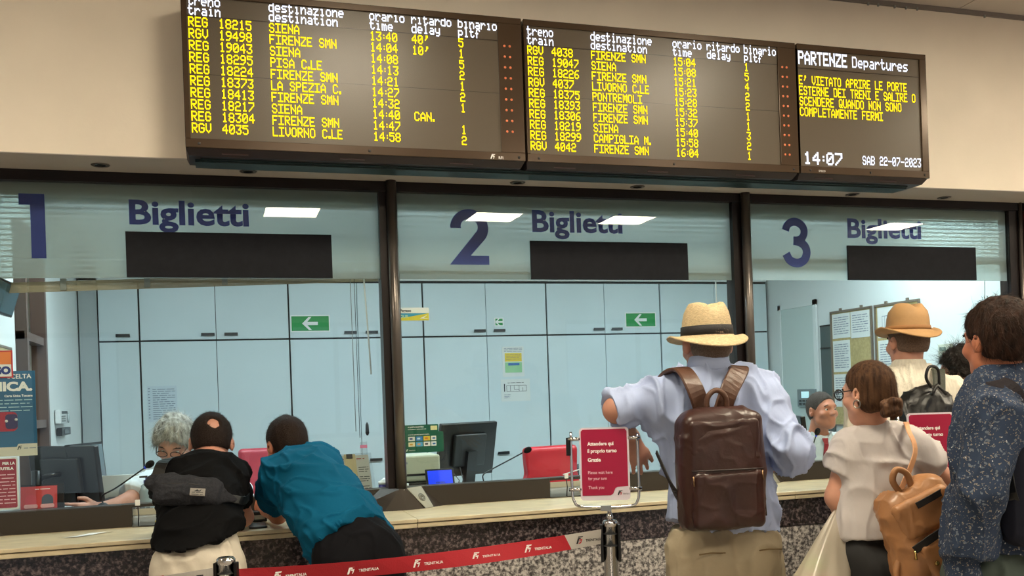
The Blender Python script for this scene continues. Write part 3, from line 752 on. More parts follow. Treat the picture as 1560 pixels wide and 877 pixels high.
# right wall: notice boards, devices
MR = Matrix(((0, -1, 0, 0), (1, 0, 0, 0), (0, 0, 1, 0), (0, 0, 0, 1)))   # local x,z plate facing -y  ->  world facing -x
def RW(y0, x=4.445):   # place local plate (x to the right when seen from the left) : local x = -worldY
    m = Matrix.Identity(4); m[0][0] = 0; m[0][1] = 1; m[1][0] = -1; m[1][1] = 0; m[0][3] = x; m[1][3] = y0; return m
CORK = mat('cork', (176, 158, 112), .9, noise=(60, .15)); ALU = mat('board edge', (126, 112, 98), .4, .3)
for (y0, y1, lab, sheets) in ((1.79, 1.33, 'left notice board on the right office wall filled with printed tables', [(.01, .22, .31, .5), (.23, .44, .3, .5), (.01, .21, .06, .3), (.01, .21, -.2, .05)]),
                              (1.285, .85, 'right notice board on the right office wall with technical drawings', [(.02, .30, .28, .5), (.02, .30, .02, .27)])):
    t = thing('notice_board', lab, 'notice board', (4.44, (y0 + y1) / 2, 1.4), 'notice boards on the office wall')
    W_ = y0 - y1; m = RW(y0)
    bx('backing', 0, W_, -.006, -.001, 1.2, 2.04, CORK, t, mtx=m)
    bm = bmesh.new(); box(bm, 0, W_, -.016, -.001, 2.03, 2.045, m); box(bm, -.008, 0.004, -.016, -.001, 1.2, 2.045, m); box(bm, W_ - .006, W_ + .006, -.016, -.001, 1.2, 2.045, m); box(bm, 0, W_, -.016, -.001, 1.19, 1.2, m)
    under(t, obj('edge', bm, ALU))
    for s_ in (.1, W_ - .12): bx('hook', s_, s_ + .02, -.012, 0, 2.045, 2.062, ALU, t, mtx=m)
    for i, (a, b, c_, d) in enumerate(sheets):
        s = bx('sheet', a, b, -.008 - .001 * (i % 2), -.006, 1.53 + c_, 1.53 + d - .008, PAPER, t, mtx=m)
        if W_ > .45 or i == 1: lines('print', a + .02, b - .015, 1.53 + d - .04, .017, max(2, int((d - c_ - .05) / .017)), -.0105, GPRINT, t, m, seed=i + 11)
        else:
            L_ = []
            for k in range(8): L_.append([(a + .05 + k * .026, 1.53 + c_ + .06), (a + .053 + k * .026, 1.53 + c_ + .06), (a + .053 + k * .026, 1.53 + c_ + .15), (a + .05 + k * .026, 1.53 + c_ + .15)])
            L_.append([(a + .05, 1.53 + c_ + .148), (a + .25, 1.53 + c_ + .148), (a + .25, 1.53 + c_ + .152), (a + .05, 1.53 + c_ + .152)])
            polys('drawing', L_, -.0105, GPRINT, t, m)
t = thing('thermostat', 'beige wall controller with small screen right of the notice boards', 'controller', (4.44, .62, 1.62)); m = RW(.665)
bx('case', 0, .10, -.03, -.001, 1.62, 1.73, mat('beige plastic', (196, 196, 178), .5), t, mtx=m, bevel=.004); bx('screen', .012, .07, -.032, -.03, 1.685, 1.712, mat('lcd grey', (110, 124, 116), .3), t, mtx=m)
for i in range(4): bx('button', .015 + i * .02, .027 + i * .02, -.033, -.03, 1.64, 1.655, GREYP, t, mtx=m)
t = thing('notice', 'small white and red disinfection notice on the office wall, right', 'notice', (4.44, .43, 1.7)); m = RW(.50)
bx('sheet', 0, .15, -.004, -.001, 1.745, 1.795, PAPER, t, mtx=m); text('lettering', 'SANIFICATO', .02, 1.763, -.005, .016, DPRINT, t, w=.11, bold=.03, mtx=m)
bx('sheet', 0, .15, -.004, -.001, 1.695, 1.74, PAPER, t, mtx=m); bx('red_band', .01, .14, -.005, -.004, 1.705, 1.722, mat('notice red', (170, 40, 60), .5), t, mtx=m)
t = thing('wall_phone', 'grey wall intercom with a lit screen behind the clerk in the red tie', 'intercom', (4.44, 2.1, 1.33)); m = RW(2.22)
bx('case', 0, .23, -.04, -.001, 1.33, 1.47, mat('intercom grey', (120, 132, 134), .5), t, mtx=m, bevel=.005); bx('screen', .06, .16, -.042, -.04, 1.40, 1.45, mat('lcd lit', (190, 225, 230), .3, emit=((190, 230, 240), .6)), t, mtx=m)
for i in range(8): bx('key', .03 + (i % 4) * .045, .06 + (i % 4) * .045, -.043, -.04, 1.345 + (i // 4) * .025, 1.36 + (i // 4) * .025, DARKP, t, mtx=m)
m = RW(1.93); bx('trim_22', 0, .14, -.01, -.001, 1.1, 1.95, mat('dark opening', (70, 84, 84), .5), mtx=m, **ST)
bx('trim_23', 0, .14, -.014, -.01, 1.77, 1.782, BLACK, mtx=m, **ST); bx('trim_24', 0, .14, -.014, -.01, 1.94, 1.952, BLACK, mtx=m, **ST)
m = RW(2.45); d1 = bx('door_1', 0, .44, -.012, -.001, .02, 2.12, mat('office door', (196, 208, 204), .6), mtx=m, **ST)
bx('door_frame', -.04, .0, -.018, -.001, .02, 2.16, OFFW, d1, mtx=m); bx('door_frame', .44, .48, -.018, -.001, .02, 2.16, OFFW, d1, mtx=m); bx('door_frame', -.04, .48, -.018, -.001, 2.12, 2.16, OFFW, d1, mtx=m)
# left wall devices
def LW(y0, x=-.875):
    m = Matrix.Identity(4); m[0][0] = 0; m[0][1] = -1; m[1][0] = 1; m[1][1] = 0; m[0][3] = x; m[1][3] = y0; return m
t = thing('alarm_keypad', 'white alarm keypad on the left office wall', 'keypad', (-.87, 1.65, 1.43)); m = LW(1.56)
bx('case', 0, .33, -.03, -.001, 1.43, 1.51, WHITEP, t, mtx=m, bevel=.004); bx('display', .05, .25, -.032, -.03, 1.485, 1.5, BLACK, t, mtx=m)
for i in range(12): bx('key', .03 + (i % 4) * .035, .055 + (i % 4) * .035, -.034, -.03, 1.44 + (i // 4) * .013, 1.449 + (i // 4) * .013, GREYP, t, mtx=m)
lathe('dial', [(.03, 0), (.028, .006), (.01, .007)], mat('dial grey', (180, 190, 190), .5), t, (-.843, 1.56 + .26, 1.46), 16, (1, 0, 0))
t = thing('wall_box', 'small black box under the alarm keypad', 'box', (-.87, 1.7, 1.36)); m = LW(1.6)
bx('case', 0, .33, -.03, -.001, 1.36, 1.405, BLACK, t, mtx=m, bevel=.003); bx('screen', .08, .25, -.032, -.03, 1.37, 1.395, mat('box screen', (50, 44, 48), .2), t, mtx=m)
t = thing('wall_board', 'beige framed board on the left office wall behind the poster', 'notice board', (-.87, .2, 1.4)); m = LW(-.1 + .14)
bx('backing', 0, .32, -.01, -.001, 1.45, 1.78, mat('board beige', (190, 178, 140), .8), t, mtx=m); bx('edge', -.01, .33, -.014, -.001, 1.78, 1.79, ALU, t, mtx=m); bx('edge', .32, .33, -.014, -.001, 1.45, 1.78, ALU, t, mtx=m)
t = thing('wall_television', 'dark television hung high on the left office wall', 'television', (-.84, .25, 1.95))
tm = frame_mtx((-.84, .12, 1.93), Vector((.12, .99, -.03)).normalized(), Vector((-.95, .12, .28)).normalized(), Vector((.28, .03, .95)).normalized())
bx('case', -.25, .05, -.02, .02, -.02, .12, BLACK, t, mtx=tm, bevel=.004); bx('screen', -.24, .04, -.022, -.02, -.01, .11, mat('tv teal', (30, 70, 84), .2), t, mtx=tm)
# ================================================================ distance-field modelling (bodies, clothes, bags)
def A3(v): return np.array(v, np.float32)
def unit(v):
    v = np.array(v, float); return v / (np.linalg.norm(v) + 1e-9)
class SDF:
    def __init__(s, lo, hi, h):
        s.h = h; s.lo = np.array(lo, np.float32); n = np.ceil((np.array(hi) - s.lo) / h).astype(int) + 1
        s.ax = [s.lo[i] + h * np.arange(n[i], dtype=np.float32) for i in range(3)]; s.n = n
        s.f = np.full(n, .08, np.float32)
    def block(s, lo, hi):
        i0 = np.clip(np.floor((np.array(lo) - s.lo) / s.h).astype(int), 0, s.n); i1 = np.clip(np.ceil((np.array(hi) - s.lo) / s.h).astype(int) + 1, 0, s.n)
        if np.any(i1 <= i0): return None, None
        sl = tuple(slice(a, b) for a, b in zip(i0, i1))
        P = (s.ax[0][sl[0]][:, None, None], s.ax[1][sl[1]][None, :, None], s.ax[2][sl[2]][None, None, :]); return sl, P
    def put(s, sl, d, k, op):
        f = s.f[sl]
        if op == 'add':
            if k > 0:
                hh = np.maximum(k - np.abs(f - d), 0) / k; s.f[sl] = np.minimum(f, d) - hh * hh * k * .25
            else: s.f[sl] = np.minimum(f, d)
        elif op == 'sub':
            if k > 0:
                hh = np.maximum(k - np.abs(f + d), 0) / k; s.f[sl] = np.maximum(f, -d) + hh * hh * k * .25
            else: s.f[sl] = np.maximum(f, -d)
    def cap(s, a, b, ra, rb=None, k=.02, flat=None, q=1., op='add', cut=None):
        """tapered capsule; flat: direction along which the section is squeezed by q; cut: list of (point, normal) planes kept on the inner side"""
        rb = ra if rb is None else rb; a = A3(a); b = A3(b); m = max(ra, rb) + .05
        sl, P = s.block(np.minimum(a, b) - m, np.maximum(a, b) + m)
        if sl is None: return s
        ab = b - a; L2 = float(ab.dot(ab)) + 1e-12
        X, Y, Z = P[0] - a[0], P[1] - a[1], P[2] - a[2]
        t = np.clip((X * ab[0] + Y * ab[1] + Z * ab[2]) / L2, 0, 1)
        X = X - t * ab[0]; Y = Y - t * ab[1]; Z = Z - t * ab[2]
        d2 = X * X + Y * Y + Z * Z
        if flat is not None:
            n = A3(unit(flat)); c = X * n[0] + Y * n[1] + Z * n[2]; d2 = d2 + c * c * (1 / q / q - 1)
        r = ra + (rb - ra) * t; d = (np.sqrt(d2) - r)
        if flat is not None: d = d * (q + (1 - q) * .6)
        if cut:
            for p, nn in cut:
                p = A3(p); nn = A3(unit(nn)); d = np.maximum(d, (P[0] - p[0]) * nn[0] + (P[1] - p[1]) * nn[1] + (P[2] - p[2]) * nn[2])
        s.put(sl, d, k, op); return s
    def local(s, c, R, m):
        sl, P = s.block(np.array(c) - m, np.array(c) + m)
        if sl is None: return None, None
        X, Y, Z = P[0] - c[0], P[1] - c[1], P[2] - c[2]
        return sl, [X * float(r[0]) + Y * float(r[1]) + Z * float(r[2]) for r in R]
    def ell(s, c, r, R=((1, 0, 0), (0, 1, 0), (0, 0, 1)), k=.02, op='add'):
        sl, Q = s.local(c, R, max(r) + .05)
        if sl is None: return s
        k0 = np.sqrt((Q[0] / r[0]) ** 2 + (Q[1] / r[1]) ** 2 + (Q[2] / r[2]) ** 2) + 1e-6
        k1 = np.sqrt((Q[0] / r[0] ** 2) ** 2 + (Q[1] / r[1] ** 2) ** 2 + (Q[2] / r[2] ** 2) ** 2) + 1e-6
        s.put(sl, k0 * (k0 - 1) / k1, k, op); return s
    def box(s, c, hs, R=((1, 0, 0), (0, 1, 0), (0, 0, 1)), rd=.01, k=.0, op='add'):
        sl, Q = s.local(c, R, float(np.linalg.norm(hs)) + .05)
        if sl is None: return s
        q = [np.abs(Q[i]) - (hs[i] - rd) for i in range(3)]
        d = np.sqrt(sum(np.maximum(v, 0) ** 2 for v in q)) + np.minimum(np.maximum(np.maximum(q[0], q[1]), q[2]), 0) - rd
        s.put(sl, d, k, op); return s
    def clip(s, p, n):
        n = A3(unit(n)); p = A3(p)
        s.f = np.maximum(s.f, (s.ax[0] - p[0])[:, None, None] * n[0] + (s.ax[1] - p[1])[None, :, None] * n[1] + (s.ax[2] - p[2])[None, None, :] * n[2]); return s
    def mesh(s, name, m, parent=None, disp=None, smooth_it=1, **kw):
        f = s.f; f[0] = f[-1] = .05; f[:, 0] = f[:, -1] = .05; f[:, :, 0] = f[:, :, -1] = .05
        neg = f < 0; nx, ny, nz = s.n
        c = [neg[i:nx - 1 + i, j:ny - 1 + j, k_:nz - 1 + k_] for i in (0, 1) for j in (0, 1) for k_ in (0, 1)]
        anyn = c[0].copy(); alln = c[0].copy()
        for x in c[1:]: anyn |= x; alln &= x
        act = anyn & ~alln; idx = np.argwhere(act)
        if len(idx) == 0: raise RuntimeError('empty ' + name)
        vid = np.full(act.shape, -1, np.int32); vid[act] = np.arange(len(idx))
        val = {}
        for i in (0, 1):
            for j in (0, 1):
                for k_ in (0, 1): val[i, j, k_] = f[idx[:, 0] + i, idx[:, 1] + j, idx[:, 2] + k_]
        acc = np.zeros((len(idx), 3)); cnt = np.zeros(len(idx))
        cor = list(val)
        for a in cor:
            for ax in range(3):
                if a[ax] == 0:
                    b = list(a); b[ax] = 1; b = tuple(b); va, vb = val[a], val[b]; mk = (va < 0) != (vb < 0)
                    t = np.where(mk, va / np.where(mk, va - vb, 1), 0)
                    p = np.tile(np.array(a, float), (len(idx), 1)); p[:, ax] = t
                    acc += p * mk[:, None]; cnt += mk
        V = (idx + acc / cnt[:, None]) * s.h + s.lo
        Q = []
        for ax in range(3):
            sa_ = [slice(None)] * 3; sb = [slice(None)] * 3; sa_[ax] = slice(0, -1); sb[ax] = slice(1, None)
            n0, n1 = neg[tuple(sa_)], neg[tuple(sb)]; e = np.argwhere(n0 != n1)
            flip = n0[tuple(e.T)]
            u, v = [(1, 2), (2, 0), (0, 1)][ax]
            def g(du, dv):
                q = e.copy(); q[:, u] -= du; q[:, v] -= dv; return vid[tuple(q.T)]
            quad = np.stack([g(1, 1), g(0, 1), g(0, 0), g(1, 0)], 1); quad[~flip] = quad[~flip][:, ::-1]; Q.append(quad)
        Q = np.concatenate(Q)
        if smooth_it:
            E = np.concatenate([Q[:, [0, 1]], Q[:, [1, 2]], Q[:, [2, 3]], Q[:, [3, 0]]])
            for _ in range(smooth_it):
                S = np.zeros_like(V); C = np.bincount(E.ravel(), minlength=len(V)).astype(float)
                for d_ in range(3): S[:, d_] = np.bincount(E[:, 0], V[E[:, 1], d_], len(V)) + np.bincount(E[:, 1], V[E[:, 0], d_], len(V))
                V = V * .5 + .5 * S / C[:, None]
        if disp is not None:
            n_ = normals(V, Q); V = V + n_ * disp(V, n_)[:, None]
        me = bpy.data.meshes.new(name); me.vertices.add(len(V)); me.vertices.foreach_set('co', V.astype(np.float32).ravel())
        me.loops.add(len(Q) * 4); me.loops.foreach_set('vertex_index', Q.astype(np.int32).ravel())
        me.polygons.add(len(Q)); me.polygons.foreach_set('loop_start', np.arange(0, len(Q) * 4, 4, dtype=np.int32))
        me.update(calc_edges=True); me.polygons.foreach_set('use_smooth', np.ones(len(Q), bool))
        o = link(name, me, m, **kw)
        if parent is not None: under(parent, o)
        return o
def normals(V, Q):
    n = np.cross(V[Q[:, 2]] - V[Q[:, 0]], V[Q[:, 3]] - V[Q[:, 1]]); N = np.zeros_like(V)
    for i in range(4):
        for d_ in range(3): N[:, d_] += np.bincount(Q[:, i], n[:, d_], len(V))
    return N / (np.linalg.norm(N, axis=1)[:, None] + 1e-12)
def noise3(P, scale, seed=0, st=(1, 1, 1)):
    """smooth value noise, about -1..1"""
    p = P * np.array(st) * scale + seed * 7.13; i = np.floor(p).astype(np.int64); f = p - i; f = f * f * (3 - 2 * f); out = 0
    for a in (0, 1):
        for b in (0, 1):
            for c in (0, 1):
                q = (i[:, 0] + a) * 374761393 + (i[:, 1] + b) * 668265263 + (i[:, 2] + c) * 2147483647 + seed * 144665
                q = (q ^ (q >> 13)) * 1274126177; q = (q ^ (q >> 16)) & 0xFFFF
                out = out + (q / 32767.5 - 1) * (f[:, 0] if a else 1 - f[:, 0]) * (f[:, 1] if b else 1 - f[:, 1]) * (f[:, 2] if c else 1 - f[:, 2])
    return out
def folds(amp, scale=9, seed=0, axis=(0, 0, 1), stretch=.35, sharp=1.8):
    """cloth folds: ridged noise, elongated along axis"""
    a = unit(axis)
    def d(V, N):
        al = V @ a; P = V - np.outer(al * (1 - stretch), a)
        P = P + .03 * np.stack([noise3(V, 6, seed + 5), noise3(V, 6, seed + 6), noise3(V, 6, seed + 7)], 1)
        rg = lambda n: np.clip(1 - np.abs(n) * 3.2, 0, 1) ** sharp
        return amp * (rg(noise3(P, scale * 1.25, seed)) * 1.7 + rg(noise3(P, scale * 2.6, seed + 3)) * .7 - .45)
    return d

# ---------------------------------------------------------------- human figure
def axes(fwd, up=(0, 0, 1)):
    f = unit(fwd); u = np.array(up, float); u = unit(u - f * u.dot(f)); r = np.cross(f, u); return r, f, u
def head(F, c, fwd, up=(0, 0, 1), s=1., ears=True, fem=False):
    r, f, u = axes(fwd, up); R = (r, f, u); P = lambda x, y, z: c + (r * x + f * y + u * z) * s
    F.ell(P(0, -.012, .022), (.074 * s, .094 * s, .090 * s), R, k=.02)
    F.ell(P(0, .03, -.03), (.058 * s, .064 * s, .085 * s), R, k=.03)
    F.ell(P(0, .058, -.092), (.024 * s, .022 * s, .018 * s), R, k=.03)
    F.cap(P(-.045, .02, -.07), P(0, .06, -.095), .016 * s, k=.03); F.cap(P(.045, .02, -.07), P(0, .06, -.095), .016 * s, k=.03)
    F.cap(P(-.03, .082, .018), P(.03, .082, .018), .010 * s, k=.02)
    for q in (-1, 1):
        F.ell(P(.031 * q, .094, -.004), (.017 * s, .012 * s, .011 * s), R, k=.012, op='sub')
        F.ell(P(.045 * q, .062, -.032), (.02 * s, .02 * s, .018 * s), R, k=.02)
        if ears:
            F.ell(P(.080 * q, -.008, -.012), (.011 * s, .019 * s, .031 * s), (unit(r + f * -.35 * q), unit(f + r * .35 * q), u), k=.008)
            F.ell(P(.084 * q, -.004, -.008), (.004 * s, .010 * s, .017 * s), R, k=.004, op='sub')
    F.cap(P(0, .090, .005), P(0, .108, -.030), .008 * s, .011 * s, k=.014)
    F.ell(P(-.011, .098, -.034), (.008 * s, .010 * s, .007 * s), R, k=.008); F.ell(P(.011, .098, -.034), (.008 * s, .010 * s, .007 * s), R, k=.008)
    F.cap(P(-.02, .084, -.060), P(.02, .084, -.060), .006 * s, k=.008, flat=None); F.cap(P(-.016, .083, -.069), P(.016, .083, -.069), .007 * s, k=.008)
    F.cap(P(-.022, .096, -.0645), P(.022, .096, -.0645), .0022 * s, k=.003, op='sub')
def hand(F, w, d, pn, side, s=1., curl=(.35, .45, .3), thumb=1., spread=.13):
    """w wrist, d finger direction, pn outward back-of-hand normal, side +1/-1 thumb side along cross(d,pn)"""
    d = unit(d); pn = unit(np.array(pn) - d * np.dot(pn, d)); t = np.cross(d, pn) * side
    F.cap(w, w + d * .075 * s, .026 * s, .036 * s, k=.02, flat=pn, q=.45)
    for i in range(4):
        b = w + d * (.082 - .006 * abs(i - 1.2)) * s + t * (.031 - .0205 * i) * s
        L = (.043, .048, .045, .035)[i] * s; dd = unit(d + t * spread * (1.5 - i) * .7); n_ = pn; p = b; r0 = .0092 * s
        for j, (ln, cu) in enumerate(zip((1., .62, .5), curl)):
            dd2 = unit(dd * math.cos(cu) - n_ * math.sin(cu)); n_ = unit(n_ * math.cos(cu) + dd * math.sin(cu)); dd = dd2
            q = p + dd * L * ln; F.cap(p, q, r0, r0 * .92, k=.004 if j else .010); p = q; r0 *= .92
    b = w + d * .022 * s + t * .026 * s; e = b + unit(d * .75 + t * .65 - pn * .3) * .042 * s; e2 = e + unit(d * .95 + t * .2 - pn * .3) * .032 * s
    F.cap(b, e, .014 * s, .011 * s, k=.012); F.cap(e, e2, .0105 * s, .009 * s, k=.004)

class Human:
    """J: joints pel, chest, neck, head, sL, sR, eL, eR, wL, wR (L = left in the picture) in world metres"""
    def __init__(s, name_label, J, fwd, hfwd=None, build=1., sex='m', hscale=1., hup=(0, 0, 1), hands=None, feet=True, legs=None, fwd_pel=None, h=.0065, ab=None):
        s.J = {k: np.array(v, float) for k, v in J.items()}; s.f = unit(fwd); s.b = build; s.hf = unit(hfwd if hfwd is not None else fwd); s.hs = hscale; s.hu = unit(hup); s.sex = sex; s.h = h
        s.fp = unit(fwd_pel if fwd_pel is not None else (s.f[0], s.f[1], 0)); s.rp = np.cross(s.fp, (0, 0, 1))
        J = s.J; p = J['pel']
        s.up = unit(J['neck'] - p); s.r = unit(np.cross(s.f, s.up))
        hw = .088 * build
        s.sit = legs == 'sit'
        for k, q in (('L', -1), ('R', 1)):
            hip = p + s.rp * hw * q - np.array((0, 0, .02)); s.J['h' + k] = hip
            if 'k' + k not in J:
                if s.sit: s.J['k' + k] = hip + s.fp * .42 + s.rp * .03 * q; s.J['a' + k] = s.J['k' + k] * 1. - np.array((0, 0, s.J['k' + k][2] - .09)) - s.fp * .03
                else:
                    fx = p + s.rp * .11 * q; s.J['k' + k] = np.array((fx[0], fx[1], hip[2] * .53)) + s.fp * .015; s.J['a' + k] = np.array((fx[0], fx[1], .085)) - s.fp * .01
        allp = np.array(list(s.J.values())); s.lo = allp.min(0) - .2; s.hi = allp.max(0) + .2; s.lo[2] = max(s.lo[2], -.01)
        s.ab = ab or build; s.lbl = name_label; s.hands = hands or {}
        s.root = thing('person', name_label, 'person', (p[0], p[1], 0))
    def torso(s, F, o, k=.04, q=.68, belly=0.):
        J = s.J; b = s.b; p, c, n = J['pel'], J['chest'], J['neck']; wst = p * .55 + c * .45; hips = p + s.up * .02
        F.cap(p - s.up * .03, hips + s.up * .05, .140 * b + o, .138 * b + o, k=k, flat=s.fp, q=q)
        F.cap(hips + s.up * .05, wst, .143 * b + o, (.125 if s.sex == 'f' else .135) * b + o, k=k, flat=s.f, q=q + belly)
        F.cap(wst, c, .135 * b + o, .150 * b + o, k=k, flat=s.f, q=q + belly * .5)
        F.cap(c, c + (n - c) * .55, .150 * b + o, .125 * b + o, k=k, flat=s.f, q=q)
        for e in 'LR':
            sh = J['s' + e]; F.cap(c + (n - c) * .6, sh, .075 * b + o, .052 * b + o, k=k); F.cap(c, sh - s.up * .05, .09 * b + o, .058 * b + o, k=k)
            F.cap(n, sh, .040 * b + o, .045 * b + o, k=k)
    def arms(s, F, o, upper=1., fore=1., k=.02, which='LR', ro=0., cuff=0.):
        J = s.J
        for e in which:
            a, b_, c = J['s' + e], J['e' + e], J['w' + e]
            if upper > 0:
                end = a + (b_ - a) * upper; F.cap(a, end, (.050 + ro) * s.ab + o, (.042 + ro * 1.3) * s.ab + o, k=k, cut=[(end, end - a)] if upper < 1 else None)
            if fore > 0:
                end = b_ + (c - b_) * fore; F.cap(b_, end, (.041 + ro) * s.ab + o, (.041 + (.026 - .041) * fore + ro) * s.ab + o + cuff, k=k, cut=[(end, end - b_)] if fore < 1 else None)
    def body(s, m, neck_r=.054):
        F = SDF(s.lo, s.hi, s.h); J = s.J; s.torso(F, -.012)
        F.cap(J['neck'] - s.up * .03, J['head'] + s.hf * -.012 - s.hu * .03, (neck_r + .006) * s.hs, neck_r * s.hs, k=.03)
        head(F, J['head'], s.hf, s.hu, s.hs, fem=s.sex == 'f')
        s.arms(F, -.002, k=.02)
        for e in 'LR':
            d, pn, side, kw = s.hands.get(e, (J['w' + e] - J['e' + e], s.r * (1 if e == 'R' else -1), 1 if e == 'L' else -1, {}))
            hand(F, J['w' + e], d, pn, side, **kw)
            F.cap(J['h' + e], J['k' + e], .078 * s.b, .052 * s.b, k=.03); F.cap(J['k' + e], J['a' + e], .050 * s.b, .036 * s.b, k=.02)
            a = J['a' + e]; F.cap(a - np.array((0, 0, .04)), a - np.array((0, 0, .05)) + s.fp * .13, .034, .028, k=.02)
        s.skin = F.mesh('body', m, s.root); return s.skin
    def trousers(s, m, top, o=.012, flare=.012, amp=.005, seed=1, length=1., name='trousers', tilt=None, hh=.008):
        F = SDF(s.lo, s.hi, hh); J = s.J; p = J['pel']
        F.cap(p - s.up * .03, p + s.up * .07, .142 * s.b + o, .140 * s.b + o, k=.04, flat=s.fp, q=.70)
        for e, q in (('L', -1), ('R', 1)):
            F.ell(p + s.rp * .060 * q - s.fp * .045 - np.array((0, 0, .06)), (.080 * s.b + o, .080 * s.b + o, .1 * s.b + o), k=.025)
            kk = J['k' + e]; F.cap(J['h' + e], kk, .088 * s.b + o, .060 * s.b + o + flare, k=.035)
            en = kk + (J['a' + e] - kk) * length; F.cap(kk, en, .060 * s.b + o + flare, .05 * s.b + flare, k=.02, cut=[(en, en - kk)] if not s.sit else None)
        F.clip((p[0], p[1], top), tilt if tilt is not None else (0, 0, 1))
        return F.mesh(name, m, s.root, folds(amp, 10, seed, (0, 0, 1), .5))
    def shoes(s, m):
        for e in 'LR':
            a = s.J['a' + e]; F = SDF(a - .22, a + .22, .008); b0 = np.array((a[0], a[1], .03))
            F.cap(b0 - s.fp * .05 + (0, 0, .012), b0 + s.fp * .15, .042, .036, k=.02); F.cap(b0 - s.fp * .03, a, .045, .046, k=.03)
            F.clip((0, 0, .002), (0, 0, -1)); F.clip((0, 0, a[2] + .02), (0, 0, 1)); F.mesh('shoe', m, s.root)
    def shirt(s, m, hem, o=.014, upper=.6, fore=0., amp=.006, seed=2, sleeve=.012, fold_axis=(0, 0, 1), hem_n=(0, 0, -1), hem_p=None, neck_clip=.02, belly=0., cuff=0., flare=.0, name='shirt', extra=None, q=.70, hh=.006, scale=9, which='LR', stretch=.35):
        F = SDF(s.lo, s.hi, hh); J = s.J; s.torso(F, o, q=q, belly=belly)
        if flare: F.cap(J['pel'] - s.up * .06, J['pel'] + s.up * .10, .150 * s.b + o + flare, .140 * s.b + o, k=.05, flat=s.fp, q=.75)
        s.arms(F, .006, upper, fore, ro=sleeve, cuff=cuff, which=which)
        n = J['neck'] + s.up * neck_clip; F.clip(n, s.up * 1.0 + s.f * .15)
        F.clip(hem_p if hem_p is not None else (0, 0, hem), hem_n)
        if extra: extra(F)
        return F.mesh(name, m, s.root, folds(amp, scale, seed, fold_axis, stretch))
    def collar(s, m, r0=.070, r1=.064, hgt=.04, lift=0., name='collar'):
        n = s.J['neck'] + s.up * lift; pr = [(r0 + .012, -.012), (r0 + .013, .0), (r1 + .006, hgt), (r1, hgt + .003), (r1 - .006, hgt), (r0 - .004, -.01)]
        r, f, u = axes(unit(np.array(s.f)), unit(s.up * .8 + s.hu * .2))
        bm = bmesh.new(); rings = []; N = 28
        for a, z in pr:
            rings.append([bm.verts.new(tuple(n + r * a * math.cos(2 * math.pi * i / N) + f * a * .95 * math.sin(2 * math.pi * i / N) + u * (z - (.022 * max(0, math.sin(2 * math.pi * i / N)) if z > 0 else 0)))) for i in range(N)])
        for i in range(len(rings)):
            A_, B_ = rings[i], rings[(i + 1) % len(rings)]
            for j in range(N): bm.faces.new((A_[j], A_[(j + 1) % N], B_[(j + 1) % N], B_[j]))
        bmesh.ops.recalc_face_normals(bm, faces=bm.faces)
        o = obj(name, bm, m, None, True); under(s.root, o); return o
    def hair(s, m, thick=.010, hairline=.045, nape=-.055, amp=.003, seed=3, bald=None, name='hair', side_z=-.02, scale=40, hh=.0045, wave=(1, 1, .35), extra=None, face_y=.055, ears=True):
        """cap of hair; hairline = height where the face starts, nape = lower end at the back"""
        c = s.J['head']; r, f, u = axes(s.hf, s.hu); R = (r, f, u); k = s.hs; P = lambda x, y, z: c + (r * x + f * y + u * z) * k
        F = SDF(c - .19, c + .19, hh)
        F.ell(P(0, -.012, .022), (.074 * k + thick, .094 * k + thick, .090 * k + thick), R, k=.0)
        F.ell(P(0, -.038, -.02), (.060 * k + thick * .6, .060 * k + thick * .8, .06 * k + thick * .5), R, k=.02)
        if ears:
            for q in (-1, 1): F.ell(P(.088 * q, .0, -.022), (.026 * k, .026 * k, .036 * k), R, k=.006, op='sub')
        # face cut: slanted plane from hairline in front down behind the ears
        F.clip(P(0, face_y, hairline), unit(f * .9 - u * .62)); F.clip(P(0, -.02, nape), -u + f * .15)
        F.box(P(0, .06, side_z - .055), (.12 * k, .062 * k, .06 * k), R, rd=.01, k=.01, op='sub')
        if extra: extra(F, P, R, k)
        if bald:
            for a_ in range(9): F.ell(P(bald[0][0] + .019 * math.cos(a_ * 2.4) * (a_ > 0), bald[0][1], bald[0][2] + .017 * math.sin(a_ * 2.4) * (a_ > 0)), [v * k * (.62 if a_ == 0 else .34 + .05 * (a_ % 3)) for v in bald[1]], R, k=.004, op='sub')
        def d(V, N):
            L = (V - c) @ np.stack([r, f, u], 1)
            return amp * (noise3(L, scale, seed, wave) * .7 + noise3(L, scale * 2.2, seed + 1, wave) * .4)
        return F.mesh(name, m, s.root, d, smooth_it=1)
    def strands(s, ho, m, n=2500, length=.02, lift=.25, width=.0014, flow=(0, -.4, -1), jitter=.5, seed=1, curl=0., segs=2):
        """short tapered strands standing out of the hair surface"""
        me = ho.data; k = len(me.vertices); V = np.empty(k * 3, np.float32); me.vertices.foreach_get('co', V); V = V.reshape(-1, 3).astype(float); N = np.empty(k * 3, np.float32); me.vertices.foreach_get('normal', N); N = N.reshape(-1, 3).astype(float)
        r, f, u = axes(s.hf, s.hu); rr = np.random.RandomState(seed); c = s.J['head']
        ok = np.where(N @ u > -.55)[0]; i = rr.choice(ok, n); P = V[i]; n_ = N[i]; fl = r * flow[0] + f * flow[1] + u * flow[2]
        d = fl + rr.normal(size=(n, 3)) * jitter; d -= n_ * np.sum(d * n_, 1)[:, None]; d /= np.linalg.norm(d, axis=1)[:, None] + 1e-6
        d2 = d + n_ * lift * rr.uniform(.3, 1.4, (n, 1)); L_ = length * rr.uniform(.5, 1.3, (n, 1)); sd = np.cross(n_, d); w_ = width * rr.uniform(.6, 1.3, (n, 1)); bend = rr.normal(size=(n, 3)) * curl
        pts = []
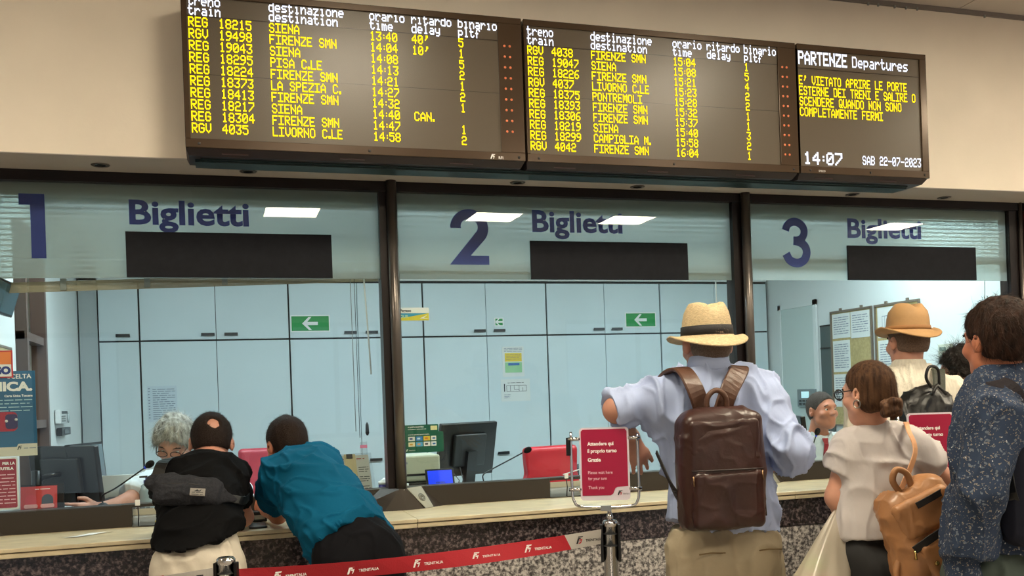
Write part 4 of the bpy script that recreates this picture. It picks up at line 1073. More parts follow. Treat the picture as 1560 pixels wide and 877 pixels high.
        for j in range(segs + 1):
            t = j / segs; q = P + n_ * .0005 + d2 * L_ * t - n_ * L_ * lift * .6 * t * t + bend * L_ * t * t; ww = w_ * (1 - t * .85) / 2
            pts += [q - sd * ww, q + sd * ww]
        W_ = np.stack(pts, 1).reshape(-1, 3); nn = (segs + 1) * 2; base = (np.arange(n) * nn)[:, None, None]
        Q = (base + np.array([[2 * j, 2 * j + 1, 2 * j + 3, 2 * j + 2] for j in range(segs)])[None]).reshape(-1, 4)
        sm = bpy.data.meshes.new('hair_strands'); sm.vertices.add(len(W_)); sm.vertices.foreach_set('co', W_.astype(np.float32).ravel()); sm.loops.add(len(Q) * 4); sm.loops.foreach_set('vertex_index', Q.astype(np.int32).ravel())
        sm.polygons.add(len(Q)); sm.polygons.foreach_set('loop_start', np.arange(0, len(Q) * 4, 4, dtype=np.int32)); sm.update(calc_edges=True)
        o = link('hair_strands', sm, m, ho, kind='stuff'); return o
    def eyes(s, iris=(50, 34, 24)):
        c = s.J['head']; r, f, u = axes(s.hf, s.hu); k = s.hs
        for q in (-1, 1):
            e = c + (r * .031 * q + f * .0725 - u * .004) * k
            o = lathe('eye', [(.0001, .0115), (.004, .0108), (.008, .0085), (.011, .003), (.0115, 0)], mat('eye white', (205, 196, 188), .3), s.root, tuple(e), 14, tuple(f))
            i = lathe('iris', [(.0001, .0005), (.0045, 0)], mat('iris brown', iris, .2), None, tuple(e + f * .0113), 12, tuple(f)); under(s.root, i)
            b = tube('eyebrow', [tuple(c + (r * (.016 * q) + f * .092 + u * .018) * k), tuple(c + (r * (.032 * q) + f * .090 + u * .023) * k), tuple(c + (r * (.048 * q) + f * .078 + u * .016) * k)], .0032, mat('brow dark', (52, 42, 38), .8), s.root, n=6)
# ================================================================ people
def hairmat(name, rgb, rgb2=None, st=(30, 30, 3), bs=.5):
    return mat(name, rgb, .62, noise=(4 if st[0] > 2 else 260, .35, st) + ((rgb2,) if rgb2 else ()), bump=(5 if st[0] > 2 else 240, bs, st), spec=.18)
DENIMB = mat('belt dark', (30, 24, 22), .5)
SHOE = mat('shoe dark', (40, 34, 30), .6)
LEG = {}

# ---- man with straw hat, light blue shirt, brown backpack
Zc = 3.28
J = dict(pel=at(1103, 822, -1.44), chest=at(1088, 680, -1.42), neck=at(1080, 566, -1.42), head=at(1077, 522, -1.40),
         sL=at(1010, 604, -1.40), sR=at(1162, 606, -1.46), eL=atd(938, 624, 3.22), wL=atd(962, 664, 3.40), eR=atd(1204, 688, 3.18), wR=atd(1174, 708, 3.42))
hm = Human('man in a straw hat and light blue shirt wearing a brown backpack', J, (.12, 1, 0), hfwd=(.10, 1, -.05), build=1.04, hscale=1.0,
           hands={'L': (np.array((.45, .1, -1.)), np.array((-.3, -1, 0)), 1, dict(curl=(.3, .4, .3)))})
hm.body(SKIN)
BSH = mat('light blue shirt cloth', (166, 180, 216), .8, noise=(5, .05), bump=(14, .5, (1, 1, .5)))
def ex(F):
    e_ = J['sL'] + (J['eL'] - J['sL']) * 1.06; F.cap(J['sL'], e_, .060, .056, k=.02, cut=[(e_, e_ - J['sL'])])
    F.cap(e_ - (e_ - J['sL']) * .30, e_, .058, .062, k=.008, cut=[(e_, e_ - J['sL'])])
    F.cap(J['eR'], J['eR'] + (J['wR'] - J['eR']) * .12, .057, .055, k=.01)
hm.shirt(BSH, 1.0, o=.020, upper=1., fore=.14, sleeve=.012, amp=.013, seed=11, which='R', hem_p=at(1100, 799, -1.42), hem_n=(-.16, 0, -1), belly=.08, flare=.03, extra=ex, q=.74, scale=8, stretch=.4)
hm.collar(BSH, .066, .060, .042, lift=.012)
KH = mat('khaki cloth', (170, 157, 134), .85, noise=(6, .07), bump=(40, .2))
hm.trousers(KH, J['pel'][2] + .05, o=.016, flare=.022, amp=.006, seed=5)
hm.shoes(SHOE)
r_, f_, u_ = hm.rp, hm.fp, np.array((0, 0, 1.))
for q in (-1, 1):
    a = J['pel'] + r_ * .09 * q * 1.1 - f_ * .137 + u_ * (-.02)
    tube('pocket_seam', [a - r_ * .045, a - f_ * .004 + u_ * .004, a + r_ * .045], .0025, mat('khaki seam', (128, 108, 80), .9), hm.root, n=6)
hmh = hm.hair(hairmat('grey short hair', (120, 104, 92), st=(1, 1, 1)), thick=.004, nape=-.05, amp=.001)
def hat(person, straw, band, c, fwd, tilt, crown, crown_top, brim, bandh, pinch, droop, nm='hat', bandm=None, sz=1.):
    r, f, u = axes(fwd, tilt); N = 48; bm = bmesh.new(); rings = []
    prof = [(brim - .002, -.004, 1), (brim, 0, 1), (brim - .003, .003, 1), (brim * .85, .004, 1), (crown * 1.10, .008, 1), (crown * 1.02, .014, .2), (crown, .03, 0), (crown * .97, .06, 0), (crown * .90, .09, 0), (crown_top, .112, 0), (crown_top * .90, .122, 0), (crown_top * .72, .125, 0), (crown_top * .4, .115, 0), (.001, .108, 0)]
    inner = [(crown * .99, .006, 1), (brim * .85, -.001, 1)]
    def pt(rad, z, isb, a):
        ca_, sa_ = math.cos(a), math.sin(a); el = 1.16 if not isb else 1.0 + .08 * (1 - isb)
        x, y = rad * ca_, rad * sa_ * (1.12)
        if isb:
            t_ = max(0, (rad - crown) / (brim - crown)); z = z + t_ * (droop[0] * abs(ca_) ** 2 + droop[1] * max(0, -sa_) + droop[2] * max(0, sa_))
        elif z > .08:
            kk = (z - .08) / .04; z = z - pinch * kk * math.exp(-(x / .022) ** 2) * (1 if z > .1 else .3); x *= 1 - .14 * kk * max(0, sa_)
        return c + r * x + f * y + u * z
    for rad, z, ib in inner[::-1] + []: pass
    allp = [(crown * .97, -.004, 1)] + [(brim * .8, -.004, 1)] + prof
    for rad, z, ib in allp: rings.append([bm.verts.new(tuple(pt(rad * sz, z, ib if ib else 0, 2 * math.pi * i / N))) for i in range(N)])
    for A_, B_ in zip(rings, rings[1:]):
        for i in range(N): bm.faces.new((A_[i], A_[(i + 1) % N], B_[(i + 1) % N], B_[i]))
    bm.faces.new(rings[-1]); bmesh.ops.recalc_face_normals(bm, faces=bm.faces)
    o = obj(nm, bm, straw, None, True); under(person.root, o)
    if band:
        bm = bmesh.new(); rs = []
        for rad, z in ((crown * 1.0, .010), (crown * 1.055, .011), (crown * 1.035, .012 + bandh), (crown * .96, .013 + bandh)):
            rs.append([bm.verts.new(tuple(pt(rad * sz, z, 0, 2 * math.pi * i / N))) for i in range(N)])
        for A_, B_ in zip(rs, rs[1:]):
            for i in range(N): bm.faces.new((A_[i], A_[(i + 1) % N], B_[(i + 1) % N], B_[i]))
        bmesh.ops.recalc_face_normals(bm, faces=bm.faces)
        b = obj('hat_band', bm, bandm, None, True); b.parent = o; b.matrix_parent_inverse = Matrix.Identity(4)
    return o
STRAW = mat('woven straw', (200, 178, 140), .7, noise=(90, .18, (1, 1, 3)), bump=(220, .5, (1, 1, 2)))
hc = at(1077, 516, -1.41)
hat(hm, STRAW, True, hc, (.10, 1, 0), (-.02, -.12, 1), .084, .066, .136, .031, .020, (.012, -.032, -.010), 'straw_hat', mat('black ribbon', (26, 24, 28), .7, bump=(200, .2)))

# ---- brown leather backpack
BL = mat('dark brown leather', (50, 23, 18), .38, noise=(9, .25), bump=(55, .12), coat=.05)
BL2 = mat('brown leather strap', (78, 50, 36), .4, noise=(9, .2), bump=(60, .2))
bk = at(1098, 716, -1.615)
bp = thing('backpack', 'dark brown leather backpack on the back of the straw-hatted man', 'backpack', (bk[0], bk[1], 1.05))
br = unit(np.cross((.14, 1, 0), (0, 0, 1))); bf = unit((.14, 1, 0)); bu = unit((-.02, .05, 1)); R_ = (br, bf, bu)
F = SDF(bk - .27, bk + .27, .005)
F.box(bk + bf * .01, (.136, .062, .186), R_, rd=.035)
F.ell(bk - bf * .005, (.13, .055, .17), R_, k=.05)
F.box(bk + bu * .17 + bf * .015, (.10, .045, .03), R_, rd=.025, k=.03)
F.mesh('bag_body', BL, bp, folds(.002, 9, 31, (0, 0, 1), .8))
F = SDF(bk - .27, bk + .27, .005)
F.box(bk - bf * .047 - bu * .088, (.120, .022, .092), R_, rd=.02); F.mesh('front_pocket', BL, bp, folds(.0025, 9, 33, (1, 0, 1), .8))
F = SDF(bk - .27, bk + .27, .005)
F.box(bk - bf * .047 + bu * .088, (.118, .017, .078), R_, rd=.017); F.mesh('front_panel', BL, bp, folds(.002, 8, 36, (1, 0, 0), .8))
ZIP = mat('zip metal', (120, 96, 70), .3, .8)
def loc(p0, x, y, z): return p0 + br * x + bf * y + bu * z
pts = [loc(bk, math.copysign(1, math.cos(a)) * abs(math.cos(a)) ** .4 * .130, -.026, .03 + math.copysign(1, math.sin(a)) * abs(math.sin(a)) ** .4 * .158) for a in np.linspace(-.3, math.pi + .3, 40)]
tube('zipper', pts, .004, mat('zip dark', (30, 18, 16), .5), bp, n=6)
tube('zipper', [loc(bk, x, -.069 if abs(x) < .1 else -.06, .006) for x in np.linspace(-.118, .118, 9)], .0028, mat('zip dark', (30, 18, 16)), bp, n=6)
for x, z in ((-.118, -.01), (.112, .0)): tube('zip_pull', [loc(bk, x, -.068, z), loc(bk, x, -.071, z - .03)], .003, ZIP, bp, n=6)
for q in (-1, 1): tube('piping', [loc(bk, q * .133, -.02, z) for z in np.linspace(-.15, .12, 8)], .0035, BL, bp, n=6)
for q, top, mid in ((-1, at(1040, 563, -1.50), at(1058, 590, -1.57)), (1, at(1127, 561, -1.53), at(1112, 592, -1.585))):
    low = loc(bk, q * .030, .035, .18)
    over = top + np.array((0, .07, -.01)) + br * q * .015
    ribbon('shoulder_strap', [low, mid, top, over, over + np.array((br[0] * q * .03, .06, -.07))], [(0, -1, .2), (0, -1, .3), (0, -.6, 1), (0, .3, 1), (0, 1, .4)], .062, .012, BL2, bp)
    under_ = J['sL'] if q < 0 else J['sR']
    ribbon('lower_strap', [loc(bk, q * .13, .03, -.10), loc(bk, q * .158, .05, -.03), loc(bk, q * .172, .12, .06)], [(0, -1, 0), tuple(br * q), tuple(br * q)], .018, .004, mat('strap webbing', (28, 24, 24), .7), bp)
tube('carry_handle', catmull([loc(bk, -.034, -.005, .185), loc(bk, -.030, -.012, .235), loc(bk, 0, -.014, .258), loc(bk, .030, -.012, .235), loc(bk, .034, -.005, .185)], 6), .009, BL2, bp, n=8)

# ---- man in black tee leaning on the counter
J = dict(pel=at(302, 856, -.82), chest=at(303, 758, -.66), neck=at(322, 703, -.53), head=at(322, 673, -.44),
         sL=at(264, 724, -.60), sR=at(352, 724, -.56), eL=at(258, 775, -.30) , eR=at(372, 796, -.38), wL=at(300, 785, -.12), wR=at(372, 792, -.20))
J['eL'][2] = 1.055; J['wL'][2] = 1.04; J['eR'][2] = 1.052; J['wR'][2] = 1.045
m1 = Human('man in a black tee shirt leaning on the worktop, grey bag across his back', J, (.05, .86, -.5), hfwd=(.0, 1, -.45), build=.90, hscale=.96, hup=(.05, .35, 1), fwd_pel=(.0, 1, 0),
           hands={'R': (np.array((-.9, .5, .0)), np.array((0, -.2, 1)), 1, dict(curl=(.5, .6, .4)))})
m1.body(SKIN)
BT = mat('black cotton', (8, 8, 10), .85, noise=(7, .15), bump=(16, .35, (1, 1, 1.6)))
m1.shirt(BT, 1, o=.008, upper=.58, amp=.009, seed=21, sleeve=.014, neck_clip=-.005, fold_axis=(1, 0, .3), hem_p=at(300, 836, -.95), hem_n=(.15, .10, -1), belly=.06, flare=.012, q=.74)
BEI = mat('pale beige cotton', (196, 188, 174), .85, noise=(6, .05), bump=(18, .3))
m1.trousers(BEI, J['pel'][2] + .10, o=.006, flare=.016, amp=.006, seed=8, length=.5)
m1.shoes(SHOE)
def ex(F, P, R, k): F.clip(P(0, 0, -.075), (0, 0, -1))
m1h = m1.hair(hairmat('dark balding hair', (38, 28, 24), st=(1, 1, 1)), thick=.007, nape=-.042, amp=.002, bald=((.012, -.106, .045), (.026, .026, .030)))
for q in (-1, 1):
    a = J['pel'] + np.array((.068 * q, -.152, -.03))
    hull('pocket_flap', [tuple(a + np.array(v)) for v in ((-.055, -.012, .015), (.055, -.012, .02), (.052, -.016, -.02), (0, -.018, -.034), (-.052, -.016, -.024), (-.05, .02, .01), (.05, .02, .01))], BEI, m1.root)
# waist bag
GB = mat('grey melange cloth', (46, 47, 52), .85, noise=(120, .25), bump=(150, .25))
wb = at(286, 748, -.79)
wt = thing('waist_bag', 'dark grey waist bag with a pale label slung across the black tee shirt', 'bag', (wb[0], wb[1], 1.1))
wr = unit((.985, -.1, -.10)); wu = unit((.08, .42, 1)); wf = unit(np.cross(wu, wr)); wu = np.cross(wr, wf); R_ = (wr, wf, wu)
F = SDF(wb - .2, wb + .2, .0045); F.box(wb, (.112, .034, .052), R_, rd=.028); F.ell(wb - wf * .012, (.10, .035, .044), R_, k=.02); F.cap(wb + wr * .08, wb + wr * .155 - wu * .012 + wf * .03, .036, .012, k=.03, flat=wf, q=.4)
F.cap(wb - wr * .07 + wu * .02, wb - wr * .12 + wu * .035 + wf * .03, .036, .03, k=.03, flat=wf, q=.5); F.mesh('bag_body', GB, wt, folds(.003, 14, 41, (1, 0, 0), .5))
tube('zipper', [tuple(wb + wr * x - wf * (.036 - abs(x) * .08) + wu * (.036 - .02 * (x / .1) ** 2)) for x in np.linspace(-.095, .095, 9)], .0035, BLACK, wt, n=6)
tube('zipper', [tuple(wb + wr * x - wf * (.046 - abs(x) * .12) + wu * .012) for x in np.linspace(-.085, .06, 9)], .003, BLACK, wt, n=6)
fm = frame_mtx(tuple(wb + wr * .018 - wf * .0525 - wu * .026), wr, wf, wu)
bx('label_patch', -.004, .046, 0, .008, -.004, .022, mat('patch grey', (140, 136, 130), .6), wt, mtx=fm); lines('patch_lettering', .002, .04, .006, .007, 2, -.001, DPRINT, wt, fm); polys('patch_mark', [[(.008, .010), (.02, .018), (.026, .013), (.034, .019), (.03, .010)]], -.001, DPRINT, wt, fm)
ribbon('strap', [tuple(wb + wr * .145 + wf * .03 - wu * .01), tuple(wb + wr * .19 + wf * .08), tuple(wb + wr * .20 + wf * .16 + wu * .04)], [tuple(-wf), tuple(wr), tuple(wr)], .03, .003, BLACK, wt)
sp = J['sL'] + np.array((.02, .0, .055))
ribbon('strap', [tuple(wb - wr * .115 + wf * .02 + wu * .03), tuple(at(247, 705, -.70)), tuple(at(262, 697, -.58)), tuple(at(272, 700, -.48))], [tuple(-wf), (-.2, -1, .5), (-.3, -.3, 1), (0, 1, 1)], .04, .003, BLACK, wt)

# ---- man in teal tee bending over the counter
J = dict(pel=at(546, 838, -.90), chest=at(490, 757, -.68), neck=at(442, 704, -.47), head=at(437, 676, -.37),
         sL=at(421, 722, -.52), sR=at(482, 706, -.46), eL=at(424, 795, -.36), eR=at(510, 760, -.12), wL=at(400, 775, -.10), wR=at(470, 760, .0))
J['eL'][2] = 1.05; J['wL'][2] = 1.045; J['eR'][2] = 1.07; J['wR'][2] = 1.05; J['eR'][1] = -.2; J['wR'][1] = -.1
m2 = Human('man in a teal tee shirt and black shorts bending over the worktop', J, (-.22, .72, -.62), hfwd=(-.35, .95, -.30), build=.91, hscale=.96, hup=(-.1, .25, 1), fwd_pel=(-.35, 1, 0))
m2.body(SKINT)
TL = mat('teal cotton', (4, 80, 112), .8, noise=(5, .08), bump=(9, .5, (1.5, 1, 1)))
m2.shirt(TL, 1, o=.016, upper=.60, amp=.013, seed=23, sleeve=.022, neck_clip=-.005, fold_axis=(1, 0, -.5), hem_p=at(545, 806, -.9), hem_n=unit(np.array(J['pel'] - J['chest'])), belly=.12, flare=.0, q=.76, scale=8, stretch=.3)
SHB = mat('black shorts cloth', (11, 11, 16), .8, noise=(6, .15), bump=(20, .2))
m2.trousers(SHB, J['pel'][2] + .14, o=.012, flare=.03, amp=.004, seed=9, length=.12)
m2.shoes(SHOE)
m2h = m2.hair(hairmat('dark brown short hair', (40, 28, 22), st=(1, 1, 1)), thick=.008, nape=-.042, amp=.003)

# ---- woman with ponytail
J = dict(pel=at(1340, 838, -1.72), chest=at(1342, 730, -1.71), neck=at(1334, 655, -1.71), head=at(1322, 596, -1.73),
         sL=at(1298, 684, -1.69), sR=at(1388, 686, -1.75), eL=at(1276, 757, -1.66), eR=at(1444, 738, -1.76), wL=atd(1283, 790, 3.20), wR=at(1418, 800, -1.62))
wm = Human('woman in a white tee shirt with brown hair tied low, seen from behind', J, (-.08, 1, 0), hfwd=(-.26, .95, -.10), build=.84, ab=.98, sex='f', hscale=.83)
wm.body(SKINP, neck_r=.044)
WT = mat('white cotton', (198, 192, 192), .85, noise=(5, .04), bump=(18, .35, (1, 1, .7)))
wm.shirt(WT, 1, o=.010, upper=.5, amp=.006, seed=25, sleeve=.020, hem_p=at(1340, 815, -1.72), hem_n=(0, 0, -1), flare=.012, q=.76, scale=9, stretch=.5)
wm.trousers(mat('black leggings', (12, 12, 15), .7), J['pel'][2] + .06, o=.006, flare=0., amp=.001)
wm.shoes(SHOE)
HB = hairmat('brown hair', (62, 40, 30), (106, 76, 54), st=(26, 26, 2.2), bs=.6)
jh = J['head']; hr, hf, hu = axes(wm.hf, wm.hu)
bun = at(1358, 620, -1.83)
def ex(F, P, R, k):
    F.cap(P(-.03, -.03, -.045), P(.01, -.075, -.045), .036, .026, k=.03); F.cap(P(.01, -.078, -.045), bun, .026, .018, k=.012)
wmh = wm.hair(HB, thick=.008, hairline=.055, nape=-.060, amp=.0010, seed=6, extra=ex, side_z=-.03, scale=60, ears=False)
F = SDF(bun - .12, bun + .12, .004)
for i in range(14):
    a = i * .9; q = bun + np.array((math.cos(a) * .020, math.sin(a) * .016, math.sin(a * 1.7) * .018)); F.ell(q, (.018, .016, .016), k=.004)
F.cap(bun, bun + np.array((.012, .01, -.035)), .014, .008, k=.008)
F.mesh('hair_bun', HB, wm.root, lambda V, N: .002 * noise3(V, 90, 4))
tube('hair_tie', [tuple(bun + np.array((-.018 , 0, 0)) + np.array((.1, math.cos(a), math.sin(a))) * .019) for a in np.linspace(0, 2 * math.pi, 17)], .004, HB, wm.root, n=6)
# earring and glasses
er = jh + (-hr * .084 - hf * .008 - hu * .047) * .84
tube('earring', [tuple(er + hf * math.cos(a) * .013 + hu * math.sin(a) * .013) for a in np.linspace(0, 2 * math.pi, 17)], .002, STEEL, wm.root, n=6)
gx = jh + (hf * .106 + hu * .0) * .84
GLF = mat('spectacle frame', (40, 34, 34), .3)
for q in (-1, 1):
    c_ = gx + hr * .032 * q; fr_ = tube('spectacle_rim', [tuple(c_ + hr * math.cos(a) * .022 + hu * math.sin(a) * .017) for a in np.linspace(0, 2 * math.pi, 19)], .0022, GLF, wm.root, n=6)
    tube('spectacle_arm', [tuple(c_ + hr * .026 * q + hu * .006), tuple(jh + (hr * .082 * q + hf * .0 + hu * .008) * .84)], .002, GLF, wm.root, n=6)
    lathe('lens', [(.0001, .0006), (.0205, .0003)], CLEAR, wm.root, tuple(c_), 18, tuple(hf))

# ---- man in a brown brimmed hat and white striped shirt
J = dict(pel=at(1385, 800, -1.0), chest=at(1385, 668, -1.0), neck=at(1384, 566, -1.0), head=at(1383, 519, -.98),
         sL=at(1318, 604, -.96), sR=at(1448, 606, -1.04), eL=at(1306, 700, -.95), eR=at(1466, 705, -1.05), wL=at(1315, 745, -.75), wR=at(1455, 760, -.85))
h2 = Human('man in a tan brimmed hat and white striped shirt at window three', J, (.1, 1, 0), hfwd=(.1, 1, 0), build=1.05, hscale=.97)
h2.body(SKIN)
WS = mat('white striped cotton', (214, 208, 194), .8, noise=(3, .09, (40, 40, 1)), bump=(10, .35, (30, 30, 1)))
h2.shirt(WS, J['pel'][2] - .06, o=.022, upper=1., fore=.6, sleeve=.018, amp=.008, seed=27, flare=.02, q=.74)
h2.collar(WS, .068, .062, .038, lift=.01)
h2.trousers(mat('dark blue cloth', (40, 46, 62), .85), J['pel'][2] + .04, seed=12); h2.shoes(SHOE)
h2h = h2.hair(hairmat('greying short hair', (110, 90, 78), st=(1, 1, 1)), thick=.003, nape=-.045, amp=.001)
hat(h2, mat('waxed tan canvas', (168, 130, 86), .7, noise=(10, .12), bump=(40, .2)), True, at(1383, 507, -1.0), (.1, 1, 0), (.02, -.05, 1), .084, .060, .128, .016, .018, (.024, -.026, -.01), 'brimmed_hat', mat('canvas band', (150, 106, 62), .7))
# ---- curly haired person
J = dict(pel=atd(1490, 800, 4.3), chest=atd(1488, 690, 4.3), neck=atd(1482, 600, 4.3), head=atd(1466, 567, 4.3), sL=atd(1445, 622, 4.3), sR=atd(1530, 622, 4.35), eL=atd(1440, 705, 4.3), eR=atd(1540, 705, 4.35), wL=atd(1445, 760, 4.15), wR=atd(1530, 770, 4.15))
cp = Human('person with dark curly hair and dark green top behind the man in the patterned shirt', J, (-.3, 1, 0), hfwd=(-.6, .8, -.15), build=.95, sex='f', hscale=.98, hup=(-.15, 0, 1))
cp.body(SKINP)
cp.shirt(mat('dark green knit', (48, 54, 42), .9), J['pel'][2] - .05, upper=1., fore=.5, seed=31, amp=.006)
cp.trousers(mat('black trousers', (20, 20, 24), .85), J['pel'][2] + .04, seed=14); cp.shoes(SHOE)
jc = J['head']
def ex(F, P, R, k):
    rr = np.random.RandomState(3)
    for i in range(150):
        v = rr.normal(size=3); v /= np.linalg.norm(v)
        if v[1] > .55 and v[2] < .45: continue
        if v[2] < -.75: continue
        F.ell(P(v[0] * .085, -.015 + v[1] * .10, .018 + v[2] * .098), (.015, .015, .015), R, k=.006)
cph = cp.hair(mat('dark curly hair', (30, 22, 18), .5, noise=(60, .4), bump=(90, .8), spec=.4), thick=.014, nape=-.07, amp=.006, seed=8, extra=ex, scale=70, wave=(1, 1, 1))

# ---- man at the right edge in dark floral shirt
J = dict(pel=atd(1532, 848, 2.74), chest=atd(1540, 700, 2.72), neck=atd(1524, 578, 2.72), head=atd(1519, 516, 2.72),
         sL=atd(1512, 628, 2.62), sR=atd(1610, 620, 2.86), eL=atd(1496, 752, 2.58), eR=atd(1620, 740, 2.9), wL=atd(1468, 880, 2.64), wR=atd(1600, 840, 3.0))
rm = Human('dark-haired man in a dark blue floral shirt at the right edge', J, (.35, 1, 0), hfwd=(.0, 1, -.02), build=.90, hscale=.97)
rm.body(SKINT)
m_ = mat('dark floral cloth', (52, 64, 86), .8, noise=(4, .2), bump=(20, .3))
nt = m_.node_tree; b_ = nt.nodes['Principled BSDF']; old = b_.inputs['Base Color'].links[0].from_socket
tc = nt.nodes.new('ShaderNodeTexCoord')
last = old
for sc_, th_, c_ in ((70, .27, (104, 112, 126)), (110, .24, (136, 128, 120)), (48, .10, (190, 192, 198))):
    nzw = nt.nodes.new('ShaderNodeTexNoise'); nzw.inputs['Scale'].default_value = sc_ * .8; nzw.inputs['Detail'].default_value = 2
    nt.links.new(tc.outputs['Object'], nzw.inputs[0])
    mixv = nt.nodes.new('ShaderNodeMixRGB'); mixv.inputs[0].default_value = .025 if sc_ != 38 else .004; nt.links.new(tc.outputs['Object'], mixv.inputs[1]); nt.links.new(nzw.outputs['Color'], mixv.inputs[2])
    v_ = nt.nodes.new('ShaderNodeTexVoronoi'); v_.inputs['Scale'].default_value = sc_; nt.links.new(mixv.outputs[0], v_.inputs['Vector'])
    lt = nt.nodes.new('ShaderNodeMath'); lt.operation = 'LESS_THAN'; lt.inputs[1].default_value = th_; nt.links.new(v_.outputs['Distance'], lt.inputs[0])
    mx = nt.nodes.new('ShaderNodeMixRGB'); nt.links.new(lt.outputs[0], mx.inputs[0]); nt.links.new(last, mx.inputs[1]); mx.inputs[2].default_value = lin(c_); last = mx.outputs[0]
nt.links.new(last, b_.inputs['Base Color'])
def ex(F):
    F.cap(J['wL'] + np.array((0, 0, .05)), J['wL'] - np.array((0, 0, .035)), .044, .046, k=.02, cut=[(J['wL'] - np.array((0, 0, .035)), (0, 0, -1))])
rm.shirt(m_, 1, extra=ex, o=.020, upper=1., fore=.97, sleeve=.020, amp=.009, seed=29, hem_p=atd(1500, 838, 2.7), flare=.03, q=.78, cuff=.016)
rm.collar(m_, .066, .060, .036, lift=.006)
rm.trousers(mat('grey green cloth', (78, 88, 84), .85, bump=(20, .2)), J['pel'][2] + .04, o=.014, seed=16); rm.shoes(SHOE)
rmh = rm.hair(hairmat('near black hair', (30, 21, 18), (66, 44, 34), st=(18, 18, 6), bs=.6), thick=.013, nape=-.06, amp=.005, seed=10, scale=50)
# his dark shoulder bag
sb = atd(1590, 720, 2.62)
tb = thing('backpack', 'dark grey backpack at the right edge on the man in the floral shirt', 'backpack', (sb[0], sb[1], 1.05))
F = SDF(sb - .3, sb + .3, .007); sbr, sbf, sbu = axes((.35, 1, 0)); F.box(sb, (.13, .075, .20), (sbr, sbf, sbu), rd=.05); F.mesh('bag_body', mat('dark navy cloth', (38, 40, 52), .8, bump=(60, .2)), tb, folds(.005, 9, 51))
ribbon('shoulder_strap', [tuple(atd(1556, 655, 2.62)), tuple(atd(1545, 600, 2.60)), tuple(atd(1520, 582, 2.62)), tuple(atd(1506, 584, 2.70)), tuple(atd(1500, 600, 2.80))], [(-.2, -1, 0), (-.2, -.9, .5), (-.3, -.3, 1), (-.3, .3, 1), (0, 1, .5)], .06, .012, mat('dark strap', (52, 48, 52), .8, bump=(80, .3)), tb)
ribbon('side_strap', [tuple(atd(1562, 800, 2.62)), tuple(atd(1540, 750, 2.56)), tuple(atd(1535, 690, 2.60))], [(-1, -.5, 0), (-1, -.5, 0), (-1, 0, 0)], .03, .004, BLACK, tb)

# ---- grey-haired clerk behind window one
J = dict(pel=np.array((-.12, .86, .66)), chest=np.array((-.13, .68, .98)), neck=np.array((-.16, .47, 1.21)), head=at(266, 672, .36), sL=np.array((-.32, .55, 1.13)), sR=np.array((.03, .55, 1.13)), eL=np.array((-.42, .36, 1.07)), eR=np.array((.1, .3, 1.05)), wL=np.array((-.52, .22, 1.065)), wR=np.array((-.02, .2, 1.05)))
J['head'][2] -= .0
c1 = Human('grey-haired clerk with glasses bowed over the desk behind window one', J, (-.1, -1, -.3), hfwd=(-.25, -.9, -.55), build=.95, hscale=.97, hup=(0, -.5, 1), legs='sit')
c1.body(SKIN)
c1.shirt(mat('clerk white shirt', (214, 222, 228), .8, bump=(16, .3)), .6, o=.016, upper=.7, fore=0, sleeve=.022, seed=33); c1.trousers(mat('dark grey cloth', (50, 52, 58), .85), .70, seed=18); c1.shoes(SHOE)
c1h = c1.hair(hairmat('silver hair', (140, 137, 130), (192, 189, 182), st=(14, 14, 5), bs=.8), thick=.022, nape=-.06, amp=.008, seed=12, scale=36, face_y=.075, hairline=.045)
c1.eyes()
r, f, u = axes(c1.hf, c1.hu); gx = J['head'] + f * .103 - u * .004
for q in (-1, 1):
    c_ = gx + r * .031 * q; tube('spectacle_rim', [tuple(c_ + r * math.cos(a) * .024 + u * math.sin(a) * .016) for a in np.linspace(0, 2 * math.pi, 17)], .002, GLF, c1.root, n=6)
    tube('spectacle_arm', [tuple(c_ + r * .025 * q), tuple(J['head'] + r * .08 * q - f * .01)], .002, GLF, c1.root, n=6)
# ---- clerk with red tie
hd = atd(1252, 624, 5.6)
dn = lambda x, y, z: hd + np.array((x, y, z))
J = dict(pel=dn(.02, .14, -.70), chest=dn(.015, .07, -.37), neck=dn(0, .05, -.155), head=hd, sL=dn(-.18, .09, -.235), sR=dn(.20, .03, -.235), eL=dn(-.25, -.06, -.46), eR=dn(.27, -.10, -.46), wL=dn(-.12, -.26, -.44), wR=dn(.12, -.28, -.44))
c2 = Human('clerk in a white shirt and red tie seated behind window three', J, (-.12, -1, 0), hfwd=(.10, -1, .08), build=.95, hscale=.94, legs='sit', h=.0055)
c2.body(SKINT)
c2.shirt(mat('clerk grey white shirt', (204, 212, 214), .8, bump=(16, .3)), hd[2] - .72, o=.014, upper=1., fore=.9, sleeve=.014, seed=35, amp=.005); c2.trousers(mat('dark grey cloth', (50, 52, 58)), J['pel'][2] + .04, seed=20); c2.shoes(SHOE)
c2h = c2.hair(hairmat('short grey hair', (66, 58, 54), st=(1, 1, 1)), thick=.004, nape=-.05, amp=.003, hairline=.058, face_y=.070, seed=14)
c2.eyes()
r, f, u = axes(c2.f); nk = J['neck']
WSC = mat('clerk grey white shirt', (204, 212, 214))
for q in (-1, 1):
    hull('collar_wing', [tuple(nk + r * a + f * b + u * c) for a, b, c in ((q * .008, .078, -.02), (q * .062, .045, .03), (q * .068, .02, .015), (q * .06, .075, -.055), (q * .012, .086, -.022), (q * .058, .062, .026))], WSC, c2.root)
TIE = mat('red tie silk', (150, 18, 34), .45, noise=(10, .25, (6, 6, 14)))
p0 = nk + f * .092 - u * .012
hull('tie', [tuple(p0 + r * a + f * b + u * c) for a, b, c in ((-.018, 0, .002), (.018, 0, .002), (-.012, .008, -.034), (.012, .008, -.034), (-.016, -.012, 0), (.016, -.012, 0))], TIE, c2.root)
